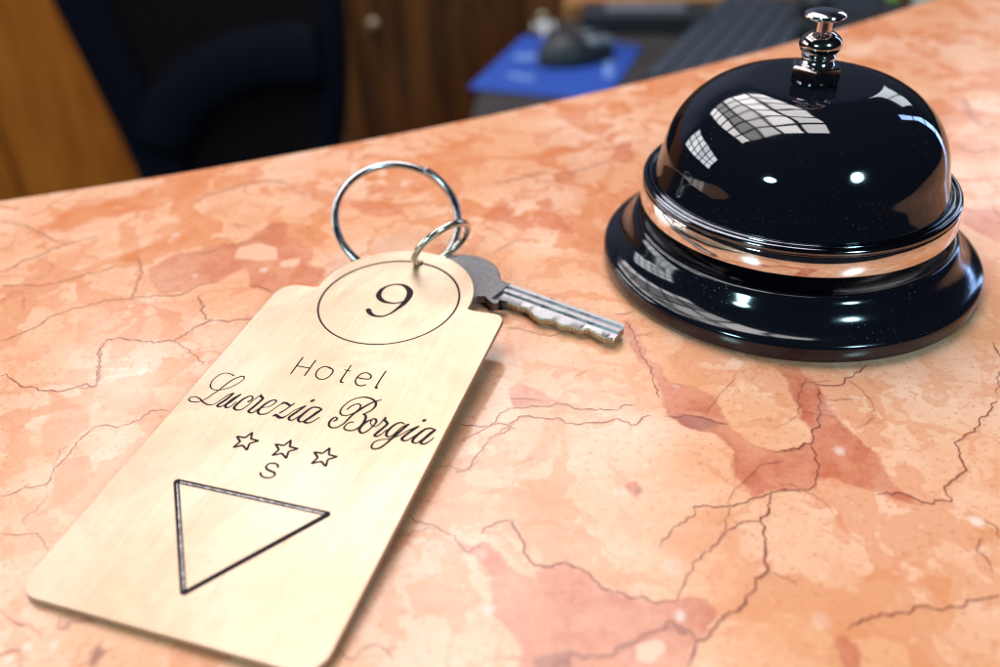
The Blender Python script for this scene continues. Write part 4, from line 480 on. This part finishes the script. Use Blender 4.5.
# ------------------------------------------------------------------ rings
def ring_path(c, a, b, r, n=160, squash=0):
    nv = Vector((math.cos(b)*math.sin(a), -math.cos(b)*math.cos(a), math.sin(b))); e1 = Vector((0, 0, 1)).cross(nv).normalized(); e2 = nv.cross(e1)
    return [Vector(c)+(e1*math.cos(2*math.pi*k/n)+e2*math.sin(2*math.pi*k/n))*r for k in range(n)], nv
def split_ring(name, c, a, b, r, rw, mat, start, label, cat):
    root = thing(name, label, cat, Vector(c)*MM)
    # one flattened coil and a half: the second turn runs beside the first
    base, nv = ring_path(c, a, b, r, 200); P = []
    turns = 1.55; n = int(200*turns)
    for k in range(n+1):
        t = k/200; q = base[(start+k) % 200]; s = (k/n-.5)
        P.append(q-Vector(c)+nv*(rw*.95*(1/(1+math.exp(-(t-.775)*40))-.5)*2*.55))
    tube('coil', P, rw*.98, mat, root, False, 14)
    return root
big_r = split_ring('key_ring', (-23.66, 191.93, 10.1), .28, .9, 14.69, .95, M_RING, 118, 'large steel split ring standing up behind the top of the brass tag', 'key ring')
sp_, nv_ = ring_path((-12.49, 176.3, 11.34), .68, -.54, 7.2)
sm = thing('jump_ring', 'small steel ring threaded through the tag hole and the large ring', 'ring', Vector((-12.49, 176.3, 11.34))*MM)
tube('wire', [p-Vector((-12.49, 176.3, 11.34)) for p in sp_], .8, M_RINGS, sm, True, 16)

# ------------------------------------------------------------------ key
KC = Vector((-9.5, 175.8, 1.1)); KD = Vector((.80, -.60, 0)).normalized(); KN = Vector((KD.y, -KD.x, 0))*-1  # along, across (towards far side)
key = thing('key', 'worn nickel silver door key lying half under the brass tag, teeth facing the viewer', 'key', KC*MM)
KN = Vector((.60, .80, 0))
def loc2(x, y): p = Vector((x, y, 0))-Vector((KC.x, KC.y, 0)); return (p.dot(KD), p.dot(KN))
kp = lambda s, t, z: tuple((KD*s+KN*t)*MM+Vector((0, 0, z*MM)))
bow = []
s_top, t_top = loc2(.45, 173.6); 
low = [loc2(*p) for p in ((1.8, 164.3), (.49, 164.89), (-.19, 163.73), (-1.29, 163.8), (-1.93, 164.65), (-2.58, 166.73))]
R = 10.0; a0 = math.degrees(math.atan2(low[-1][1], low[-1][0])); a1 = math.degrees(math.atan2(t_top, s_top))
bow = [(R*math.cos(math.radians(a)), R*math.sin(math.radians(a))) for a in np.linspace(-24, a1+8-360, 60)]
bow = bow+[(s_top+.4, t_top+.1), (s_top+2.2, t_top-.05), (s_top+3.2, 4.0), (s_top+3.2, -3.2)]+low[:5]+[(low[5][0]-.6, low[5][1]-.2)]
hs_, ht_ = loc2(-13.6, 181.6)
bh = [(hs_+2.2*math.cos(t), ht_+2.2*math.sin(t)) for t in np.linspace(0, 2*math.pi, 28, endpoint=False)]
plate('bow', bow, [bh], 0, 2.1, .3, M_BOW, key, place=kp)
# raised rim text-free emboss on the bow
# blade: lengthwise milled profile with a cut lower edge
L0, L1 = s_top+2.6, 42.0
teeth = [loc2(*p) for p in ((3.74, 163.47), (5.88, 162.52), (7.45, 159.28), (8.67, 158.04), (11.62, 157.46), (12.75, 155.5), (15.03, 154.97), (16.4, 153.77), (18.48, 153.64), (20.15, 151.69), (21.43, 150.17), (23.43, 149.68), (25.05, 151.02), (25.65, 152.44))]
ts = [p[0] for p in teeth]; tt = [p[1] for p in teeth]
V = []; F = []; MI = []
knots = [4.3, 4.0, 3.0, 2.7, 2.3, 2.0, 1.0, .7, -1.9]; hts = [1.75, 2.0, 2.0, 1.45, 1.45, 1.9, 1.9, 1.35, 1.30]
ns = 150
tip_top = lambda s: 4.3-max(0, s-(L1-1.3))**1.6*.8
for q in range(ns+1):
    s = L0+(L1-L0)*q/ns; lo = float(np.interp(s, ts, tt)); lo = lo+.07*math.sin(s*5.1)+.07*math.sin(s*13.7)*math.sin(s*1.3)+.03*math.sin(s*31)
    up_ = tip_top(s); 
    col = []
    for kx, hz in zip(knots, hts):
        t = max(min(kx, up_), lo+.45); col.append((t, hz))
    zl = float(np.interp(lo+.45, knots[::-1], hts[::-1])) if lo+.45 > -1.9 else 1.3
    col = [(up_, .3)]+col+[(lo+.42, min(zl, 1.9)), (lo+.1, 1.0), (lo, .35), (lo+.1, 0), (up_-.1, 0)]
    for t, z in col: V.append(kp(s, t, z))
m = len(col)
for q in range(ns):
    for k in range(m): 
        F.append((q*m+k, (q+1)*m+k, (q+1)*m+(k+1) % m, q*m+(k+1) % m)); MI.append(1 if m-5 <= k <= m-3 else 0)
F.append(tuple(range(m))); MI.append(0); F.append(tuple(ns*m+k for k in reversed(range(m)))); MI.append(0)
bl = mesh('blade', V, F, [M_KEY, M_TEETH], key, True, MI)
bm = bmesh.new(); bm.from_mesh(bl.data); bmesh.ops.recalc_face_normals(bm, faces=bm.faces); bm.to_mesh(bl.data); bm.free(); auto_sharp(bl, 25)
key.rotation_euler = (0, 0, 0)

# ------------------------------------------------------------------ behind the counter
M_WOODL = wood('honey_oak', (.34, .095, .008), (.52, .175, .02), .35)
M_WOODD = wood('dark_walnut', (.05, .018, .006), (.17, .062, .014), .4)
M_NAVY = simple('navy_fabric', (.0013, .0022, .0065), .9, 0, .25, 300, Specular_IOR_Level=.12)
M_MESHF = simple('brown_black_mesh', (.006, .0032, .004), .9, 0, .4, 200, Specular_IOR_Level=.1)
M_PLAST = simple('black_plastic', (.012, .013, .017), .45)
fl_m = wood('parquet_floor', (.16, .075, .025), (.27, .13, .05), .35, sc_=(1.5, 9, 1))
bm = bmesh.new(); bmesh.ops.create_grid(bm, x_segments=2, y_segments=2, size=1)
for v in bm.verts: v.co = Vector((v.co.x*5, 1.5+v.co.y*4.5, -1.1))
me_ = bpy.data.meshes.new('floor'); bm.to_mesh(me_); bm.free(); flo = link('floor', me_, fl_m, None, False); flo['kind'] = 'structure'

def cabinet(name, label, x0, x1, y, z0, z1, mat, drawers, doors, knobs=None):
    r = thing(name, label, 'cabinet', ((x0+x1)/2, y+.25, z0))
    off = Vector(r.location)
    def bx(nm, a0, a1, b0, b1, c0, c1, mt, par=None, bev=.004):
        o = box(nm, a0-off.x, a1-off.x, b0-off.y, b1-off.y, c0-off.z, c1-off.z, mt, par or r, bev); return o
    bx('carcass', x0, x1, y, y+.5, z0, z1, mat)
    wdt = (x1-x0)/doors
    for d in range(doors):
        zc = z1-.03
        for k in range(drawers):
            h = (z1-z0-.1)/max(1, drawers)
            fr_ = bx('drawer_front' if drawers > 1 else 'door', x0+d*wdt+.006, x0+(d+1)*wdt-.006, y-.022, y-.001, zc-h+.008, zc, mat)
            for kx in knobs[d] if knobs else ():
                kb = lathe('knob', [(0, 0), (8, 0), (7, 12), (13, 18), (14, 23), (9, 28), (0, 29)], M_TEETH, fr_, 24)
                kb.rotation_euler = (math.pi/2, 0, 0); kb.location = (kx-off.x, y-.022-off.y, -.52-off.z)
            zc -= h
    return r
cabinet('oak_cabinet', 'honey coloured oak cabinet at the far left behind the office chair', -2.4, -.77, 2.3, -1.1, .15, M_WOODL, 1, 3)
cabinet('walnut_cabinet', 'dark walnut cupboard with small knobs between the office chair and the desk', -.756, .504, 2.3, -1.1, -.2, M_WOODD, 1, 3, [(-.386,), (-.286,), (.134,)])

# desk
desk = thing('desk', 'dark wooden desk below the counter carrying mouse pad and keyboard', 'desk', (.45, 1.25, -1.1))
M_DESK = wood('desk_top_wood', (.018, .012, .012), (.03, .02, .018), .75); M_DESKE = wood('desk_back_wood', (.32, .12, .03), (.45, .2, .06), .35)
def poly_slab(name, P, z0, z1, mat, parent, bev=.003):
    o_ = parent.location if parent else Vector()
    return plate(name, [(p[0]*1000, p[1]*1000) for p in P], [], z0*1000, z1*1000, bev*1000, mat, parent, place=lambda x, y, z: (x*MM-o_.x, y*MM-o_.y, z*MM-o_.z))
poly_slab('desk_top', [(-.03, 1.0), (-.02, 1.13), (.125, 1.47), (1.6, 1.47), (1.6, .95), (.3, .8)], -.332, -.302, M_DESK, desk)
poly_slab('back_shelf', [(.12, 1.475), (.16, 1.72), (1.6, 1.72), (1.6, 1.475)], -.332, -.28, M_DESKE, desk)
for a, b in ((.12, 1.06), (.2, 1.4), (1.5, 1.4), (1.5, 1.0)):
    o = box('leg', a-.025-.45, a+.025-.45, b-.025-1.25, b+.025-1.25, 0, .767, M_DESK, desk, .003)
ang = math.atan2(.22, .082)-math.pi/2
pad = thing('mouse_pad', 'bright blue mouse pad with pale printed patches at the desk corner', 'mouse pad', (.098, 1.232, -.3015), rot=(0, 0, ang))
M_BLUE = simple('blue_fabric', (.008, .055, .33), .55, 0, .2, 30)
def rr(w_, h_, r): return corner(w_/2-r, h_/2-r, r, 0, 90)+corner(-w_/2+r, h_/2-r, r, 90, 180)+corner(-w_/2+r, -h_/2+r, r, 180, 270)+corner(w_/2-r, -h_/2+r, r, 270, 360)
plate('pad_sheet', rr(186, 236, 8), [], 0, 3, .8, M_BLUE, pad)
M_PRINT = simple('pale_blue_print', (.14, .24, .52), .6)
for (x, y, a, b, rt) in ((-58, 20, 34, 22, .4), (-38, -62, 42, 14, -.2), (-10, 88, 40, 14, 0), (66, 10, 12, 90, 0.2)):
    q = [(x+u*math.cos(rt)-v*math.sin(rt), y+u*math.sin(rt)+v*math.cos(rt)) for u, v in rr(a, b, min(a, b)*.45)]
    plate('print_patch', q, [], 3.0, 3.2, .05, M_PRINT, pad)
ms = thing('computer_mouse', 'dark computer mouse with grey buttons resting on the blue pad', 'computer mouse', (.122, 1.25, -.2985), rot=(0, 0, ang-.9))
def blob(name, rx, ry, rz, mat, par, off=(0, 0, 0), cut=0, nx=28, ny=16, y0=-9, y1=9):
    V = []; F = []
    for j in range(ny+1):
        ph = math.pi/2*j/ny
        for i_ in range(nx):
            a = 2*math.pi*i_/nx; c = math.cos(ph)**.6
            x = rx*c*math.cos(a)*(1-.12*math.sin(a)); y = ry*c*math.sin(a); z = rz*math.sin(ph)*(1-.25*y/ry)
            V.append(((x+off[0])*MM, (y+off[1])*MM, (z+off[2])*MM))
    for j in range(ny):
        for i_ in range(nx): F.append((j*nx+i_, j*nx+(i_+1) % nx, (j+1)*nx+(i_+1) % nx, (j+1)*nx+i_))
    F.append(tuple(reversed(range(nx)))); return mesh(name, V, F, mat, par)
blob('mouse_body', 34, 58, 36, M_PLAST, ms)
for sx in (-1, 1): 
    o = blob('mouse_button', 13, 24, 9, simple('grey_plastic', (.12, .14, .16), .25), ms, (sx*14, 26, 25))
lathe('scroll_wheel', [(0, -3), (8, -3), (9, 0), (8, 3), (0, 3)], M_PLAST, ms, 24, origin=(0, 0, 0)).matrix_local = Matrix.Translation((0, .030, .034)) @ Matrix.Rotation(math.pi/2, 4, 'Y')
tube('mouse_cable', [(0, .055, .012), (.01, .10, .01), (.05, .16, .006), (.12, .19, .004), (.20, .21, .004)], .0022, M_PLAST, ms, False, 8, 1.0)
kb = thing('keyboard', 'black computer keyboard on the desk right of the blue mouse pad', 'keyboard', (.36, 1.285, -.3015), rot=(0, 0, ang+math.pi/2-.12))
plate('case', rr(430, 160, 8), [], 0, 16, 2, M_PLAST, kb)
M_KEYC = simple('grey_keycap', (.035, .042, .06), .35)
proto = None
for r_ in range(6):
    for c_ in range(16):
        x, y = -200+c_*26.5, -62+r_*24.5
        if proto is None:
            proto = plate('keycap', rr(22, 20, 3), [], 0, 7, 1.5, M_KEYC, kb); o = proto
        else:
            o = proto.copy(); COL.objects.link(o); o.parent = kb
        o.location = (x*MM, y*MM, 16*MM)
# small desk things
cup = thing('paper_note', 'white crumpled note on the desk behind the blue mouse pad', 'note', (.085, 1.40, -.3015))
V = []; F = []
for a in range(9):
    for b in range(9): V.append(((a-4)*.0042, (b-4)*.005, .006+.010*math.sin(a*1.3+b*.7)*math.cos(b*1.1)))
for a in range(8):
    for b in range(8): F.append((a*9+b, (a+1)*9+b, (a+1)*9+b+1, a*9+b+1))
mesh('sheet', V, F, simple('white_paper', (.42, .42, .45), .7), cup)
tray = thing('document_tray', 'dark low tray with a grey lid behind the mouse pad', 'tray', (.24, 1.40, -.3015), rot=(0, 0, -.15))
plate('tray_body', rr(190, 70, 8), [], 0, 30, 3, M_PLAST, tray); plate('tray_lid', rr(120, 34, 6), [], 30.1, 33, 1, simple('brushed_grey', (.22, .22, .26), .35, .5), tray)
bt = thing('highlighter', 'yellow green highlighter pen standing near the counter edge', 'highlighter', (.615, 1.39, -.3015), rot=(0, 0, .2))
lathe('barrel', [(0, 0), (14, 0), (15, 2), (15, 26), (12, 30), (0, 30)], simple('lime_plastic', (.42, .62, .03), .35), bt, 32); lathe('cap', [(0, 30.1), (9, 30.1), (8, 44), (0, 45)], simple('lime_cap', (.30, .5, .03), .35), bt, 24)
bt = thing('white_jar', 'small white jar with a pale green lid near the counter edge', 'jar', (.68, 1.42, -.3015))
lathe('jar_body', [(0, 0), (17, 0), (19, 3), (19, 38), (15, 42), (0, 42)], simple('milky_plastic', (.55, .62, .6), .4), bt, 32); lathe('lid', [(0, 42.1), (16, 42.1), (16, 50), (15, 52), (0, 52)], simple('pale_green', (.4, .55, .4), .4), bt, 32)
mon = thing('telephone', 'black desk telephone on the desk beyond the keyboard', 'telephone', (.54, 1.36, -.3015), rot=(0, 0, -.3))
plate('phone_base', rr(150, 190, 14), [], 0, 34, 5, M_PLAST, mon)
tube('handset', [(-52, -80, 42), (-52, -70, 52), (-52, -30, 60), (-52, 30, 60), (-52, 70, 52), (-52, 80, 42)], [20, 22, 12, 12, 22, 20], M_PLAST, mon)
plate('phone_display', rr(70, 30, 3), [], 34.1, 36, .6, simple('display_glass', (.03, .05, .07), .1), mon)

# office chair
ch = thing('office_chair', 'dark navy office chair with curved mesh back behind the counter', 'office chair', (-.43, 1.25, -1.1))
def chp(x, y, z): return Vector((x+.43, y-1.25, z+1.133))
# backrest outline, vertical plane, slight lean (photo plane at y = 1.45 m)
OUT = [(-.655, -.14), (-.645, -.27), (-.622, -.42), (-.59, -.60), (-.55, -.70), (-.45, -.745), (-.36, -.70), (-.305, -.60), (-.268, -.47), (-.252, -.36), (-.25, -.25), (-.262, -.14), (-.31, -.06), (-.45, -.03), (-.60, -.06)]
loop = [tuple(p) for p in catmull([p+(0,) for p in OUT]+[OUT[0]+(0,)], .02)][:-1]
cxm, czm = -.45, -.38
def back(x, z): return 1.45+.05*((x-cxm)/.2)**2*-1+.05+(z-czm)*.12
path = [chp(p[0], back(p[0], p[1]), p[1]) for p in loop]
tube('back_frame', path, .024, M_NAVY, ch, True, 12, 1.0)
def panel(name, u0, v0, u1, v1, th, mat, fn=lambda a: 1.):
    # radial sheet filling the outline with real thickness
    V = []; F = []; n = len(loop); K = 8
    for side in (0, 1):
        for k in range(K+1):
            for p in loop:
                x = cxm+(p[0]-cxm)*k/K; z = czm+(p[1]-czm)*k/K
                V.append(chp(x, back(x, z)+(side-.5)*th, z))
    for side in (0, 1):
        for k in range(K):
            for i_ in range(n):
                a = side*(K+1)*n; F.append((a+k*n+i_, a+k*n+(i_+1) % n, a+(k+1)*n+(i_+1) % n, a+(k+1)*n+i_))
    return mesh(name, V, F, mat, ch)
panel('mesh_panel', 0, 0, 1, 1, .012, M_MESHF)
# broad padded lumbar band curving across the back, and side strap
def band(name, P, half, th, mat):
    V = []; F = []; pts = [np.array(p) for p in catmull([p+(0,) for p in P], .015)]; n = len(pts)
    for q, p in enumerate(pts):
        t = pts[min(q+1, n-1)]-pts[max(q-1, 0)]; t /= np.linalg.norm(t); nn = (-t[1], t[0])
        for k in range(12):
            a = 2*math.pi*k/12; x = p[0]+nn[0]*half*math.cos(a); z = p[1]+nn[1]*half*math.cos(a)
            V.append(chp(x, back(x, z)-.03+th*math.sin(a), z))
    for q in range(n-1):
        for k in range(12): F.append((q*12+k, q*12+(k+1) % 12, (q+1)*12+(k+1) % 12, (q+1)*12+k))
    F += [tuple(range(12))[::-1], tuple((n-1)*12+k for k in range(12))]
    return mesh(name, V, F, mat, ch)
band('lumbar_band', [(-.575, -.51), (-.50, -.43), (-.40, -.385), (-.275, -.37)], .05, .02, M_NAVY)
band('side_strap', [(-.635, -.25), (-.60, -.42), (-.56, -.60)], .035, .014, M_NAVY)
o = plate('seat', [(x*1000, y*1000) for x, y in [(p[0]/1000, p[1]/1000) for p in rr(480, 460, 80)]], [], 0, 80, 24, M_NAVY, ch); o.location = (0, -.06, .42)
o = lathe('gas_pole', [(0, 90), (26, 90), (26, 260), (15, 262), (15, 420), (0, 420)], M_PLAST, ch, 24)
tube('back_support', [chp(-.43, 1.33, -.66), chp(-.44, 1.47, -.64), chp(-.45, 1.53, -.5)], .022, M_PLAST, ch, False, 10, 1.0)
for k in range(5):
    a = 2*math.pi*k/5; lg = tube('base_leg', [(.02*math.cos(a), .02*math.sin(a), .10), (.28*math.cos(a), .28*math.sin(a), .065)], [.022, .014], M_PLAST, ch, False, 10, 1.0)
    wh = lathe('castor', [(0, -18), (22, -18), (26, -14), (26, 14), (22, 18), (0, 18)], M_PLAST, lg, 20)
    wh.matrix_local = Matrix.Translation((.28*math.cos(a), .28*math.sin(a), .027)) @ Matrix.Rotation(a+1.57, 4, 'Z') @ Matrix.Rotation(math.pi/2, 4, 'X')
# panel wall closing the room behind the cabinets
wall = box('lower_wall', -4.5, 4.5, 2.85, 2.95, -1.1, .2, simple('brown_plaster', (.10, .05, .03), .7), None, 0); wall['kind'] = 'structure'
wall = box('upper_wall', -4.5, 4.5, 2.85, 2.95, .2, 2.0, simple('grey_blue_plaster', (.13, .14, .20), .8), None, 0); wall['kind'] = 'structure'
